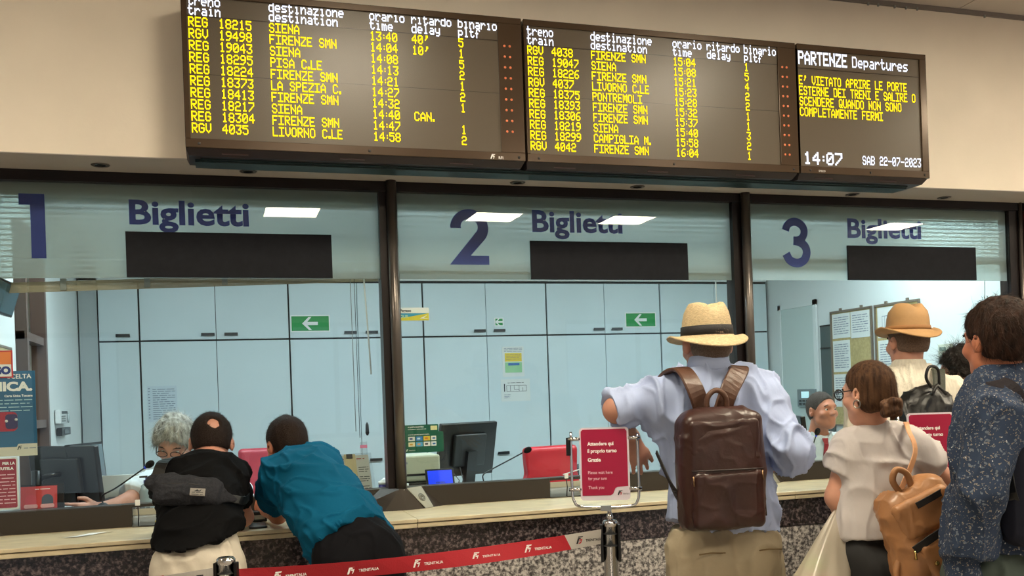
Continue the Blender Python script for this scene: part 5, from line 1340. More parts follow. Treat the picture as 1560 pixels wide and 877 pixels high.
tl = prism('tie', [(-.012, -.03), (.012, -.03), (.030, -.26), (.034, -.33), (0, -.37), (-.034, -.33), (-.030, -.26)], -.004, .004, TIE, c2.root, mtx=frame_mtx(tuple(p0 + f * .012), r, unit(-f + u * .10) * 1., unit(u + f * .10)))

for h_ in (hm, m1, m2, wm, h2, cp, rm): h_.eyes()

for h_, o_, n_, L_, lf, wd, fl, jt, cu in ((m1, m1h, 3200, .016, .35, .0012, (0, -.3, -1), .45, .2), (m2, m2h, 3400, .016, .35, .0012, (0, -.3, -1), .45, .2), (wm, wmh, 3200, .030, .03, .0015, (.5, -.5, -.7), .12, .05),
        (h2, h2h, 2200, .010, .3, .0011, (0, -.2, -1), .5, .1), (hm, hmh, 2200, .010, .3, .0011, (0, -.2, -1), .5, .1), (cp, cph, 4200, .03, .9, .0016, (0, -.2, -.5), 1., .9),
        (rm, rmh, 4200, .026, .35, .0014, (.3, -.4, -1), .45, .3), (c1, c1h, 4200, .034, .22, .0016, (.25, .3, -.9), .4, .35), (c2, c2h, 3000, .012, .35, .0012, (0, -.3, -1), .5, .2)):
    h_.strands(o_, o_.data.materials[0], n_, L_, lf, wd, fl, jt, seed=n_ + 3, curl=cu)
# ================================================================ office furniture and desk things
def desk(name, label, x0, x1):
    t = thing(name, label, 'desk', ((x0 + x1) / 2, .5, .0), 'desks behind the ticket windows')
    bx('desktop', x0, x1, .10, .56, .965, .995, mat('desk white', (206, 214, 214), .4), t)
    for x in (x0 + .02, x1 - .05): bx('leg_panel', x, x + .03, .12, .54, .012, .965, GREYP, t)
desk('desk', 'pale desk behind window one', -.86, .70); desk('desk', 'pale desk behind window two', .74, 2.55); desk('desk', 'pale desk behind window three', 2.60, 4.40)
def monitor(label, c, fwd, w, h, tilt=0., stand=True, mscreen=None, pole=None):
    """c centre of the screen, fwd = direction the screen faces"""
    t = thing('monitor', label, 'monitor', (c[0], c[1], .995)); f = unit(fwd); u = unit(np.array((0, 0, 1.)) + f * 0 ); x = np.cross(u, f); u = unit(np.cross(f, x))
    m = frame_mtx(c, x, f, u)
    bx('casing', -w / 2, w / 2, -.028, 0, -h / 2, h / 2, BLACK, t, bevel=.005, mtx=m)
    bx('screen', -w / 2 + .012, w / 2 - .012, -.001, .001, -h / 2 + .015, h / 2 - .012, mscreen or mat('screen dark glass', (40, 48, 52), .12), t, mtx=m)
    bx('rear_hump', -w * .28, w * .28, -.05, -.026, -h * .3, h * .3, DARKP, t, bevel=.006, mtx=m)
    if stand:
        b = np.array(c) - f * .09
        bx('stand_neck', -.03, .03, -.075, -.045, -h / 2 - .10, 0, BLACK, t, mtx=m)
        lathe('stand_base', [(.11, 0), (.11, .008), (.03, .014), (.001, .014)], BLACK, t, (b[0], b[1], .996), 24)
    return t
ma = monitor('black monitor seen from behind beside the red leaflet display, nearer of the pair', (-.655, .40, 1.215), (.62, .78, .12), .40, .26, stand=False)
b_ = np.array((-.775, .33, 0)); tube('mount_pole', [(b_[0], b_[1], .996), (b_[0], b_[1], 1.24)], .022, BLACK, ma, n=14); tube('mount_arm', [(b_[0], b_[1], 1.2), (-.72, .34, 1.215), (-.67, .37, 1.22)], .012, BLACK, ma, n=8)
monitor('black monitor standing behind the first one at the left, screen half visible', (-.572, .475, 1.215), (.93, -.36, .1), .30, .27, mscreen=mat('screen grey', (96, 112, 118), .2))
monitor('large black monitor behind the green payment sign', (1.22, .46, 1.235), (-.35, .92, .22), .36, .28)
monitor('black monitor behind window three beside the man in the blue shirt', tuple(at(1221, 664, .38)), (.93, -.36, .1), .32, .24)
# tablet
t = thing('tablet', 'small tablet with glowing blue screen below the green payment sign', 'tablet', (1.05, .22, .995)); m = frame_mtx((1.022, .20, 1.105), unit((1, -.05, 0)), unit((0, 1, -.35)), unit((0, .35, 1)))
bx('case', -.068, .072, -.006, .006, -.075, .052, BLACK, t, mtx=m, bevel=.004)
bx('screen', -.058, .062, -.008, -.006, -.07, .042, mat('tablet blue', (20, 60, 230), .3, emit=((16, 60, 235), .75)), t, mtx=m)
text('screen_text', 'attendere', 0, -.022, -.0085, .011, mat('tablet text', (50, 70, 150), .5), t, w=.045, anchor='c', bold=.03, mtx=m)
bx('stand', -.03, .03, .01, .07, -.115, -.1, BLACK, t, mtx=m)
for k in range(2): tube('cable', [(1.10 + k * .03, .22, 1.0), (1.13 + k * .02, .24, 1.09), (1.11 + .04 * k, .3, 1.13 + .02 * k)], .0025, BLACK, t, n=6)
# beige printer + black device
t = thing('ticket_printer', 'beige ticket printer on a black base at the lower left corner of window two', 'printer', (.93, .42, .995)); bx('body', .84, 1.05, .30, .5, 1.09, 1.22, mat('beige machine', (168, 172, 152), .5), t, bevel=.01); bx('base', .84, 1.06, .28, .5, .996, 1.088, BLACK, t, bevel=.006); bx('slot', .88, 1.0, .296, .302, 1.12, 1.13, BLACK, t); bx('button', .87, .885, .295, .302, 1.18, 1.19, GREYP, t)
t = thing('bottle', 'small clear bottle with a white cap by the pole at window two', 'bottle', (.845, .14, .995)); lathe('body', [(.014, 0), (.016, .01), (.016, .07), (.008, .09)], CLEAR, t, (.845, .12, .996), 14); lathe('cap', [(.008, .09), (.008, .105), (.001, .106)], WHITEP, t, (.845, .12, .996), 12)
# microphones
def mic(label, base, mid, tip, ring=True):
    t = thing('gooseneck_microphone', label, 'microphone', tuple(base), 'gooseneck microphones at the ticket windows')
    lathe('base', [(.028, 0), (.028, .006), (.012, .018), (.001, .018)], BLACK, t, tuple(base), 18)
    pts = catmull([np.array(base) + (0, 0, .015), np.array(base) + (0, 0, .05), mid, tip], 8); tube('gooseneck', pts, .0035, BLACK, t, n=8)
    d = unit(np.array(tip) - np.array(mid)); e = np.array(tip)
    if ring: tube('light_ring', [e - d * .002, e + d * .012], .006, mat('mic ring blue', (40, 60, 190), .4, emit=((40, 70, 220), .4)), t)
    lathe('foam_head', [(.006, -.005), (.013, .004), (.0155, .016), (.014, .028), (.008, .036), (.001, .038)], mat('foam black', (12, 12, 13), .95, bump=(400, .4)), t, tuple(e + d * .010), 16, tuple(d))
mic('gooseneck microphone with blue ring in front of the grey-haired clerk', at(157, 772, .16), at(178, 742, .14), at(221, 712, .08))
mic('gooseneck microphone leaning over the desk beside the red chair', at(737, 738, .25), at(752, 713, .25), at(797, 689, .24), False)
mic('gooseneck microphone in front of the clerk with the red tie', at(1231, 708, .30), at(1236, 685, .28), at(1243, 664, .26))
# red leaflet display
t = thing('leaflet_display', 'red leaflet card with two figures standing on the sill at the far left', 'leaflet', (-.71, .09, 1.095)); m = frame_mtx((-.715, .09, 1.096), unit((1, 0, 0)), unit((0, 1, -.2)), unit((0, .2, 1)))
bx('backing', -.085, .08, .004, .03, -.05, .10, BLACK, t, mtx=m); bx('sheet', -.085, .055, -.001, .003, -.005, .092, mat('leaflet red', (190, 60, 60), .4), t, mtx=m); lines('lettering', -.03, .03, .078, .01, 1, -.0015, WPRINT, t, m)
for x, c in ((-.045, (200, 60, 70)), (.018, (60, 70, 84))):
    prism('figure_shape', [(x - .022, .01)] + [(x + .022 * math.cos(a), .035 + .022 * math.sin(a)) for a in np.linspace(math.pi, 0, 12)] + [(x + .022, .01)], -.004, -.001, mat('leaf fig %d' % c[0], c, .4), t, mtx=m)
    prism('figure_base', rrect(x - .026, x + .026, .0, .016, .006), -.006, -.002, mat('leaf pink', (220, 160, 160), .4), t, mtx=m)
# white partition, black printer, bottle, framed panel
bx_ = thing('desk_screen', 'low white desk divider behind the keyboard at window one', 'divider', (-.5, .75, .995)); prism('panel', rrect(-.66, -.33, .996, 1.19, .02), .50, .52, WHITEP, bx_); bx('label', -.43, -.36, .495, .50, 1.10, 1.15, PAPER, bx_); lines('label_print', -.425, -.365, 1.14, .01, 3, .494, GPRINT, bx_)
t = thing('document_frame', 'white framed dark panel standing beside the divider at window one', 'panel', (-.32, .86, .995)); prism('frame', rrect(-.36, -.22, .996, 1.215, .012), .53, .545, WHITEP, t); bx('panel', -.345, -.235, .526, .53, .996, 1.20, mat('panel dark green', (18, 40, 40), .4), t)
t = thing('receipt_printer', 'flat black printer with a rounded cover behind the keyboard', 'printer', (-.50, .55, .995)); bx('body', -.60, -.40, .34, .48, .996, 1.07, BLACK, t, bevel=.006); F = SDF((-.6, .3, 1.04), (-.36, .56, 1.13), .004); F.ell((-.47, .41, 1.075), (.06, .05, .022), k=0); F.mesh('cover', DARKP, t)
t = thing('keyboard', 'black keyboard on the desk of the grey-haired clerk', 'keyboard', (-.47, .36, .995)); m = frame_mtx((-.45, .22, 1.045), unit((1, .1, 0)), unit((0, 1, .05)), (0, 0, 1)); bx('body', -.16, .16, -.06, .06, -.012, .0, DARKP, t, mtx=m, bevel=.003)
bm = bmesh.new()
for i in range(14):
    for j in range(5): box(bm, -.15 + i * .0215, -.133 + i * .0215, -.05 + j * .021, -.033 + j * .021, 0, .005, m)
under(t, obj('keys', bm, BLACK, kind='stuff'))
bx('riser', -.155, .155, -.05, .05, -.049, -.012, GREYP, t, mtx=m)
t = thing('sanitizer_bottle', 'clear hand sanitizer bottle with a blue pump at window one', 'bottle', (-.31, .36, .995)); lathe('body', [(.030, 0), (.033, .01), (.033, .12), (.026, .145), (.012, .155)], mat('sanitizer clear', (190, 206, 212), .15, trans=.5), t, (-.325, .40, .996), 20); lathe('pump', [(.013, .155), (.013, .17), (.005, .172), (.005, .19), (.001, .191)], mat('pump navy', (28, 38, 110), .4), t, (-.325, .40, .996), 14); bx('nozzle', -.355, -.32, .395, .405, 1.178, 1.186, BLACK, t)
# cord with tag at slots
for x, lab in ((-.335, 'black cord with white tag hanging at the paper slot of window one'), (1.60, 'black cord with white tag hanging at the paper slot of window two')):
    t = thing('tagged_cord', lab, 'cord', (x, -.02, 1.0)); tube('cord', [(x, -.012, 1.002), (x + .003, -.014, 1.05), (x, -.012, 1.10), (x, .0, 1.105)], .0025, BLACK, t, n=6); bx('tag', x - .010, x + .010, -.018, -.012, 1.09, 1.115, WHITEP, t, bevel=.002)
    tube('loose_end', catmull([(x, -.012, 1.003), (x + .05, -.03, 1.003), (x + .12, -.02, 1.003)], 5), .0025, BLACK, t, n=6)
t = thing('arm_rod', 'thin white rod leaning across the red chair behind window two', 'rod', (1.62, .02, 1.1)); tube('rod', [(1.60, .03, 1.105), (1.78, .03, 1.148)], .003, WHITEP, t, n=6)
for x, lab in ((1.76, 'stack of yellow and white slips in the paper slot of window two'), (-.2, 'pale slips in the paper slot of window one')):
    t = thing('paper_slips', lab, 'papers', (x, .03, 1.006))
    for i, c in enumerate(((206, 190, 90), (222, 220, 208), (190, 196, 196), (214, 204, 140))): bx('slip', x - .07 + .008 * i, x + .06 + .004 * i, .0 + .004 * i, .07, 1.012 + i * .006, 1.016 + i * .006, mat('slip %d' % i, c, .7), t)
# paper on the worktop
t = thing('paper_scrap', 'torn pale paper scrap lying on the worktop at the left', 'paper', tuple(at(95, 817, -.18) * (1, 1, 0) + (0, 0, 1.0))); bm = bmesh.new(); P_ = [(-.60, -.23), (-.545, -.245), (-.50, -.20), (-.44, -.15), (-.42, -.13), (-.50, -.15), (-.55, -.19)]
bm.faces.new([bm.verts.new((x, y, 1.0022 + .003 * (i % 2))) for i, (x, y) in enumerate(P_)]); under(t, obj('sheet', bm, PAPER))
# notices stand with clipboard
t = thing('notice_stand', 'grey notice in an acrylic stand with a clipped beige slip, left of the window pole', 'notice', (.6, .16, 1.095)); m = frame_mtx((.60, .12, 1.05), unit((1, -.1, 0)), unit((0, 1, -.22)), unit((-.07, .22, 1)))
bx('sheet', -.09, .085, 0, .003, 0.0, .20, mat('notice grey', (176, 178, 172), .6), t, mtx=m); bx('rear_sheet', -.07, .10, .006, .008, .02, .21, CLEAR, t, mtx=m)
bx('slip', -.028, .024, -.006, -.001, -.0, .205, mat('slip beige', (176, 164, 128), .7), t, mtx=m); bx('clip', -.018, .010, -.012, -.004, .185, .205, BLACK, t, mtx=m)
bx('icon', -.082, -.055, -.002, 0, .165, .19, DPRINT, t, mtx=m); bx('icon_mark', -.075, -.064, -.003, -.002, .170, .184, WPRINT, t, mtx=m); lines('red_print', .028, .065, .18, .014, 1, -.002, mat('red print', (150, 30, 40)), t, m); lines('red_print', -.05, -.03, .18, .014, 1, -.002, mat('red print', (150, 30, 40)), t, m)
for i in range(3): lines('small_print', .032, .078, .14 - i * .045, .010, 3, -.002, DPRINT, t, m, seed=i)
bx('foot', -.09, .09, 0, .06, -.054, -.04, CLEAR, t, mtx=m)
t = thing('notice_card', 'small clear card with a pink print standing behind the notice stand', 'card', (.66, .3, .995)); bx('sheet', .655, .69, .3, .302, 1.14, 1.30, CLEAR, t); bx('print', .655, .69, .298, .3, 1.27, 1.285, mat('pink', (220, 120, 150), .5), t); bx('foot', .64, .70, .27, .33, .996, 1.14, CLEAR, t)
t = thing('mug', 'blue mug with a white rim beside the window pole', 'mug', (.735, .15, 1.0)); c = (.735, .13, 1.03); lathe('body', [(.022, 0), (.026, .004), (.027, .055), (.024, .055), (.022, .006), (.001, .006)], mat('mug blue', (34, 34, 110), .3), t, c, 20); lathe('rim', [(.0275, .045), (.0275, .06), (.02, .06), (.02, .062), (.001, .075)], WHITEP, t, c, 20)
tube('handle', [(.757, .13, 1.045), (.772, .13, 1.05), (.772, .13, 1.068), (.757, .13, 1.075)], .004, mat('mug blue', (34, 34, 110)), t, n=6)
t.location = (.735, .13, 1.03)
t = thing('coaster_box', 'small pale box under the blue mug', 'box', (.735, .13, .995)); bx('body', .695, .78, .1, .165, .996, 1.03, GREYP, t, bevel=.002)
t = thing('pen', 'pen with a red furry head standing by the window pole', 'pen', (.79, .17, .995)); tube('stem', [(.775, .17, .996), (.772, .17, 1.12)], .006, WHITEP, t); F = SDF((.73, .13, 1.09), (.82, .21, 1.2), .004); F.ell((.772, .17, 1.145), (.014, .014, .03), k=0); F.mesh('head', mat('dark red fur', (96, 34, 34), .9, bump=(200, .6)), t)
# chairs
def chair(label, c, fwd, w, h, top, m):
    t = thing('office_chair', label, 'chair', (c[0], c[1], .01), 'office chairs behind the ticket windows'); r, f, u = axes(fwd)
    R_ = (r, f, u); cc = np.array((c[0], c[1], top - h / 2)); F = SDF(cc - .36, cc + .36, .008); F.box(cc, (w / 2, .035, h / 2), R_, rd=.03); F.ell(cc - u * .05, (w / 2 * .9, .05, h * .4), R_, k=.05)
    for q in (-1, 1): F.cap(cc + r * q * (w / 2 + .05) + u * h / 2 - f * .0, cc + r * q * (w / 2 + .02) + u * h * .12, .04, k=.02, op='sub')
    F.mesh('backrest', m, t)
    sc = np.array((c[0], c[1], .52)) + f * .26; F = SDF(sc - .34, sc + .34, .012); F.box(sc, (.25, .25, .045), R_, rd=.04); F.mesh('seat', m, t)
    tube('backrest_post', [cc - f * .045 - u * .05, np.array((c[0], c[1], .6)) - f * .05, sc - u * .04 - f * .1], .02, BLACK, t, n=8); tube('gas_column', [sc - u * .04, (sc[0], sc[1], .1)], .028, BLACK, t, n=12)
    for k in range(5):
        a = 2 * math.pi * k / 5 + .3; e = (sc[0] + .28 * math.cos(a), sc[1] + .28 * math.sin(a), .075); lg = tube('leg', [(sc[0], sc[1], .12), e], .02, BLACK, t, n=8); F_ = lathe('castor', [(.001, -.012), (.028, -.012), (.028, .012), (.001, .012)], BLACK, t, (e[0], e[1], .039), 12, (0, 1, 0))
    tube('backrest_rim', [cc - r * (w / 2 + .004) + u * h * .2, cc - r * (w / 2 + .006) - u * h * .5], .008, BLACK, t, n=6)
CR2 = mat('red leather paled by glass', (176, 60, 74), .4)  # red leather with the paler, pinker look through the glass put into its colour
chair('red office chair with a wide backrest behind window two', (1.87, .98, 0), (.15, -1, 0), .36, .40, 1.195, CHAIRR)
chair('red office chair between the two men at window one', (.31, 1.30, 0), (-.1, -1, 0), .42, .42, 1.25, CR2)

GREYCH = mat('grey chair cloth', (70, 74, 78), .8)
chair('grey high office chair under the grey-haired clerk', (-.16, 1.06, 0), (0, -1, 0), .38, .36, 1.0, GREYCH)
chair('grey high office chair under the clerk in the red tie', (c2.J['pel'][0], c2.J['pel'][1] + .19, 0), (-.1, -1, 0), .38, .36, 1.0, GREYCH)

# ================================================================ queue posts, belts, waiting signs
BELTR = mat('red belt webbing', (168, 12, 32), .55, bump=(300, .15)); BELTG = mat('grey belt end', (188, 184, 178), .6)
def post(label, x, y, h, cap=True):
    t = thing('queue_post', label, 'post', (x, y, 0), 'chrome queue barrier posts')
    lathe('base', [(.16, 0), (.16, .008), (.14, .016), (.04, .028), (.001, .028)], CHROME, t, (x, y, 0), 32)
    lathe('pole', [(.0245, .02), (.0245, h - .02), (.026, h - .02), (.026, h - .005), (.021, h), (.001, h)], CHROME, t, (x, y, 0), 28)
    for z in (h - .045, h - .085): lathe('groove', [(.0248, z - .0015), (.0252, z), (.0248, z + .0015)], DARKP, t, (x, y, 0), 24)
    for a in (-8, 88, 172):
        m = Matrix.Translation((x, y, 0)) @ Matrix.Rotation(math.radians(a - 12), 4, 'Z')
        bx('belt_housing', .0245, .034, -.011, .011, h - .14, h - .015, BLACK, t, mtx=m, bevel=.002)
    return t
p1 = at(344, 852, -1.51); p2 = at(929, 792, -1.377); p3 = (2.40, -1.52)
PH_ = 1.07
post('chrome queue post at the lower left with the grey and red belts', p1[0], p1[1], PH_)
post('chrome queue post carrying the waiting sign beside the straw-hatted man', p2[0], p2[1], PH_)
post('chrome queue post behind the tan leather backpack', p3[0], p3[1], PH_)
def belt(label, a, b, segs, sag, marks):
    """segs: [(f0,f1,mat)]; marks: fractions with printing"""
    a = np.array(a, float); b = np.array(b, float); L = np.linalg.norm(b - a); d = (b - a) / L; n = np.array((d[1], -d[0], 0)); n /= np.linalg.norm(n)
    if n[1] > 0: n = -n
    t = thing('barrier_belt', label, 'belt', tuple(a))
    def P(f, z): p = a + (b - a) * f; tw = .006 * math.sin(f * 7); return p + np.array((0, 0, z - sag * 4 * f * (1 - f))) + n * tw * (z / .025)
    for f0, f1, mm in segs:
        bm = bmesh.new(); N = 16; sk = .02 / L; rows_ = []
        for i in range(N + 1):
            f = f0 + (f1 - f0) * i / N; fl = f - (sk if f1 < 1 and i == N else 0) * 0
            rows_.append([bm.verts.new(tuple(P(f - (sk * 1.2 if (i == N and f1 < .99) or (i == 0 and f0 > .01) else 0), .025) + n * .0008)), bm.verts.new(tuple(P(f, -.025) + n * .0008)), bm.verts.new(tuple(P(f, -.025) - n * .0008)), bm.verts.new(tuple(P(f - (sk * 1.2 if (i == N and f1 < .99) or (i == 0 and f0 > .01) else 0), .025) - n * .0008))])
        for A_, B_ in zip(rows_, rows_[1:]):
            for j in range(4): bm.faces.new((A_[j], B_[j], B_[(j + 1) % 4], A_[(j + 1) % 4]))
        bmesh.ops.recalc_face_normals(bm, faces=bm.faces)
        under(t, obj('webbing', bm, mm))
    for f, dark in marks:
        c = P(f, 0); mtx = frame_mtx(tuple(c + n * .0016), d, -n, (-d[2] * d[0], -d[2] * d[1], 1))
        mm = DPRINT if dark else WPRINT
        logo('belt_logo', -.042, -.012, .024, -.001, mm, t, mtx, m2=(mat('logo red', (190, 40, 50)) if dark else None)); text('belt_lettering', 'TRENITALIA', -.006, -.008, -.001, .0085, mm, t, w=.062, bold=.02, mtx=mtx)
    return t
zb = PH_ - .052
A_ = (p1[0] + .035, p1[1] + .004, zb - .01); B_ = (p2[0] - .036, p2[1] - .004, zb + .0)
belt('red barrier belt with white printing between the left post and the sign post', A_, B_, [(0, .905, BELTR), (.905, 1, BELTG)], .018, [(.115, 0), (.30, 0), (.475, 0), (.64, 0), (.795, 0), (.955, 1)])
belt('barrier belt with a grey end leaving the left post toward the left', (p1[0] - .035, p1[1], zb), (-.9, -1.62, zb - .01), [(0, .16, BELTG), (.16, 1, BELTR)], .01, [(.07, 1)])
belt('short red barrier belt right of the tan leather backpack', (p3[0] + .036, p3[1], zb), (3.7, -1.8, zb), [(0, 1, BELTR)], .01, [(.2, 0)])
def waitsign(label, c, yaw, lean, post_xy, hz):
    t = thing('waiting_sign', label, 'sign', (post_xy[0], post_xy[1], hz), 'crimson waiting signs on queue posts')
    x = unit((math.cos(yaw), math.sin(yaw), 0)); y = unit(np.cross((0, 0, 1), x)); u = unit(np.array((0, 0, 1.)) + y * lean); y = np.cross(u, x)
    m = frame_mtx(c, x, y, u); W, Hh = .083, .122
    prism('frame_panel', rrect(-W, W, -Hh, Hh, .012), -.002, .004, mat('sign pale border', (214, 205, 216), .3), t, mtx=m)
    pts = rrect(-W + .006, W - .006, -Hh + .016, Hh - .006, .008)
    pts = [(-W + .006, -Hh + .016), (.018, -Hh + .016), (.026, -Hh + .022), (.034, -Hh + .040), (.042, -Hh + .044), (W - .006, -Hh + .046), (W - .006, Hh - .014), (W - .012, Hh - .006), (-W + .012, Hh - .006), (-W + .006, Hh - .012)]
    prism('face', pts, -.003, -.0022, RED, t, mtx=m)
    for s_, z, h_, w_, bo in (('Attendere qui', .062, .0125, .088, .035), ('il proprio turno', .038, .0125, .098, .035), ('Grazie', .008, .0125, .044, .035), ('Please wait here', -.034, .011, .082, .0), ('for your turn', -.054, .011, .062, .0), ('Thank you', -.084, .011, .052, .0)):
        text('sign_lettering', s_, -W + .027, z, -.0034, h_, WPRINT if bo else mat('pink white print', (236, 200, 212)), t, w=w_, bold=bo, mtx=m)
    logo('sign_logo', .040, -Hh + .016, .016, -.0036, DPRINT, t, m, m2=mat('logo red', (190, 40, 50))); text('sign_logo_lettering', 'TRENITALIA', .058, -Hh + .018, -.0036, .005, DPRINT, t, w=.022, mtx=m)
    P = lambda a, b, cc=.008: tuple(np.array(c) + x * a + u * b + y * cc)
    fr_ = tube('wire_frame', catmull([P(-.112, .11), P(-.112, -.08), P(-.106, -.125), P(-.085, -.142), P(0, -.146), P(.085, -.142), P(.106, -.125), P(.112, -.08), P(.112, .10)], 6), .0045, CHROME, t, n=10)
    for q in (-1, 1):
        for z in (.085, -.085): tube('clamp', [P(q * .122, z, .002), P(q * .080, z, .002)], .0065, CHROME, t, n=8)
    bx('side_clip', -.128, -.116, -.002, .016, .03, .09, BLACK, t, mtx=m)
    bx('bracket', -.018, .018, -.004, .018, -.158, -.14, STEEL, t, mtx=m)
    b0 = P(0, -.15); tube('stem', [b0, (post_xy[0], post_xy[1], hz + .03), (post_xy[0], post_xy[1], hz - .0)], .006, CHROME, t, n=10)
    lathe('stem_collar', [(.012, 0), (.012, .012), (.006, .03), (.001, .03)], CHROME, t, (post_xy[0], post_xy[1], hz), 16)
    return t
waitsign('crimson waiting sign beside the elbow of the straw-hatted man', tuple(at(921, 706, -1.375)), math.radians(-26), .06, (p2[0], p2[1]), PH_)
waitsign('crimson waiting sign right of the ponytailed woman', tuple(at(1419, 680, -1.52)), math.radians(-18), .03, p3, PH_)
bpy.context.view_layer.update()

# ================================================================ bags of the waiting people
# tan leather backpack of the woman
TANL = mat('tan leather', (160, 112, 72), .45, noise=(7, .16), bump=(60, .18), coat=.1)
tk = atd(1409, 800, 2.90)
t = thing('backpack', 'tan leather backpack with black zips hanging from the shoulder of the ponytailed woman', 'backpack', (tk[0], tk[1], .9))
tr_, tf_, tu_ = axes((.30, 1, 0)); a_ = math.radians(24); tx = unit(tr_ * math.cos(a_) + tu_ * math.sin(a_)); tz = unit(np.cross(tx, tf_)); R_ = (tx, tf_, tz)
L3 = lambda x, y, z: tk + tx * x + tf_ * y + tz * z
F = SDF(tk - .28, tk + .28, .005)
F.cap(L3(-.075, 0, -.10), L3(.075, 0, -.10), .066, k=.0); F.cap(L3(-.085, 0, -.10), L3(-.06, .01, .09), .06, .042, k=.05); F.cap(L3(.085, 0, -.10), L3(.055, .01, .09), .06, .042, k=.05); F.box(L3(0, 0, .0), (.10, .05, .12), R_, rd=.04, k=.05)
F.mesh('bag_body', TANL, t, folds(.005, 10, 61, tuple(tz), .5))
F = SDF(tk - .28, tk + .28, .005); F.box(L3(.02, -.058, -.085), (.095, .026, .062), R_, rd=.022); F.mesh('lower_pocket', TANL, t, folds(.004, 11, 62))
F = SDF(tk - .28, tk + .28, .005); F.box(L3(.0, -.045, .050), (.092, .022, .060), R_, rd=.02); F.mesh('upper_flap', TANL, t, folds(.004, 11, 63))
ZB = mat('zip tape black', (24, 20, 18), .6)
ribbon('zipper', [L3(-.085, -.072, -.030), L3(-.02, -.082, -.016), L3(.075, -.074, -.010)], [tuple(-tf_)] * 3, .024, .003, ZB, t); ribbon('zipper', [L3(-.02, -.070, .085), L3(.03, -.072, .088), L3(.075, -.062, .088)], [tuple(-tf_)] * 3, .020, .003, ZB, t); ribbon('zipper', [L3(.03, -.088, -.075), L3(.10, -.082, -.07)], [tuple(-tf_)] * 2, .018, .003, ZB, t)
GOLD = mat('brass stud', (206, 176, 110), .2, 1.)
for p in ((-.045, -.09), (.03, -.06), (.10, -.10), (.075, -.045)): lathe('stud', [(.001, .004), (.006, .003), (.008, 0)], GOLD, t, tuple(L3(p[0], -.084, p[1])), 12, tuple(-tf_))
tube('zip_pull', [L3(-.085, -.078, -.030), L3(-.095, -.080, -.055)], .004, GOLD, t, n=8)
tube('carry_loop', catmull([L3(-.028, -.01, .125), L3(-.034, -.015, .17), L3(-.010, -.018, .195), L3(.014, -.015, .17), L3(.012, -.01, .125)], 6), .010, TANL, t, n=8)
sh = at(1388, 648, -1.78)
ribbon('shoulder_strap', [L3(-.03, -.0, .12), at(1394, 690, -1.92), at(1384, 655, -1.88), at(1380, 643, -1.80), at(1384, 650, -1.70)], [tuple(-tf_), (0, -1, .1), (0, -.7, .6), (0, 0, 1), (0, 1, .6)], .017, .004, mat('strap tan pale', (214, 160, 118), .5), t)
tube('lower_strap', catmull([L3(-.115, -.03, -.04), L3(-.155, -.04, -.08), L3(-.15, -.04, -.14), L3(-.09, -.05, -.165), L3(-.055, -.06, -.12)], 6), .010, TANL, t, n=8)
# plastic carrier bag
PB = bpy.data.materials.new('thin plastic'); PB.use_nodes = True; nt = PB.node_tree; nt.nodes.clear()
d = nt.nodes.new('ShaderNodeBsdfDiffuse'); d.inputs[0].default_value = lin((232, 222, 204)); tl_ = nt.nodes.new('ShaderNodeBsdfTranslucent'); tl_.inputs[0].default_value = lin((232, 222, 204)); tp = nt.nodes.new('ShaderNodeBsdfTransparent'); gl = nt.nodes.new('ShaderNodeBsdfGlossy'); gl.inputs['Roughness'].default_value = .3
m1_ = nt.nodes.new('ShaderNodeMixShader'); m1_.inputs[0].default_value = .4; m2_ = nt.nodes.new('ShaderNodeMixShader'); m2_.inputs[0].default_value = .28; m3_ = nt.nodes.new('ShaderNodeMixShader'); m3_.inputs[0].default_value = .06; o_ = nt.nodes.new('ShaderNodeOutputMaterial'); L = nt.links.new
L(d.outputs[0], m1_.inputs[1]); L(tl_.outputs[0], m1_.inputs[2]); L(m1_.outputs[0], m2_.inputs[1]); L(tp.outputs[0], m2_.inputs[2]); L(m2_.outputs[0], m3_.inputs[1]); L(gl.outputs[0], m3_.inputs[2]); L(m3_.outputs[0], o_.inputs[0])
t = thing('carrier_bag', 'thin cream plastic carrier bag held at the left side of the ponytailed woman', 'bag', tuple(atd(1255, 877, 3.05)))
top = atd(1280, 772, 3.13); c0 = atd(1252, 880, 3.05)
bm = bmesh.new(); rings = []; N = 40; K = 14
for k in range(K + 1):
    f = k / K; g_ = f / .6; zc = top[2] + (c0[2] - .16 - top[2]) * f; wdt = .014 + .108 * min(1, f * 1.25) ** .85; dp = .012 + .075 * min(1, f * 1.3); cxx = top[0] + (c0[0] - top[0]) * g_; cyy = top[1] + (c0[1] - top[1]) * g_
    if f > .9: wdt *= 1 - (f - .9) * 3; dp *= 1 - (f - .9) * 3
    rings.append([])
    for i in range(N):
        a = 2 * math.pi * i / N; w_ = 1 + .07 * math.sin(a * 5 + f * 2) * (1 - f * .4) + .05 * math.sin(a * 9 - f * 5) + .03 * math.sin(a * 3 + f * 9)
        rings[-1].append(bm.verts.new((cxx + wdt * math.cos(a) * w_, cyy + dp * math.sin(a) * w_, zc)))
for A2, B2 in zip(rings, rings[1:]):
    for i in range(N): bm.faces.new((A2[i], A2[(i + 1) % N], B2[(i + 1) % N], B2[i]))
bm.faces.new(rings[-1]); under(t, obj('bag_film', bm, PB, None, True))
for q in (-1, 1): ribbon('bag_handle', [top + (q * .012, 0, -.01), top + (q * .008, .01, .03), top + (0, .03, .05)], [(0, -1, 0), (0, -1, 0), (0, -1, .2)], .018, .001, PB, t)
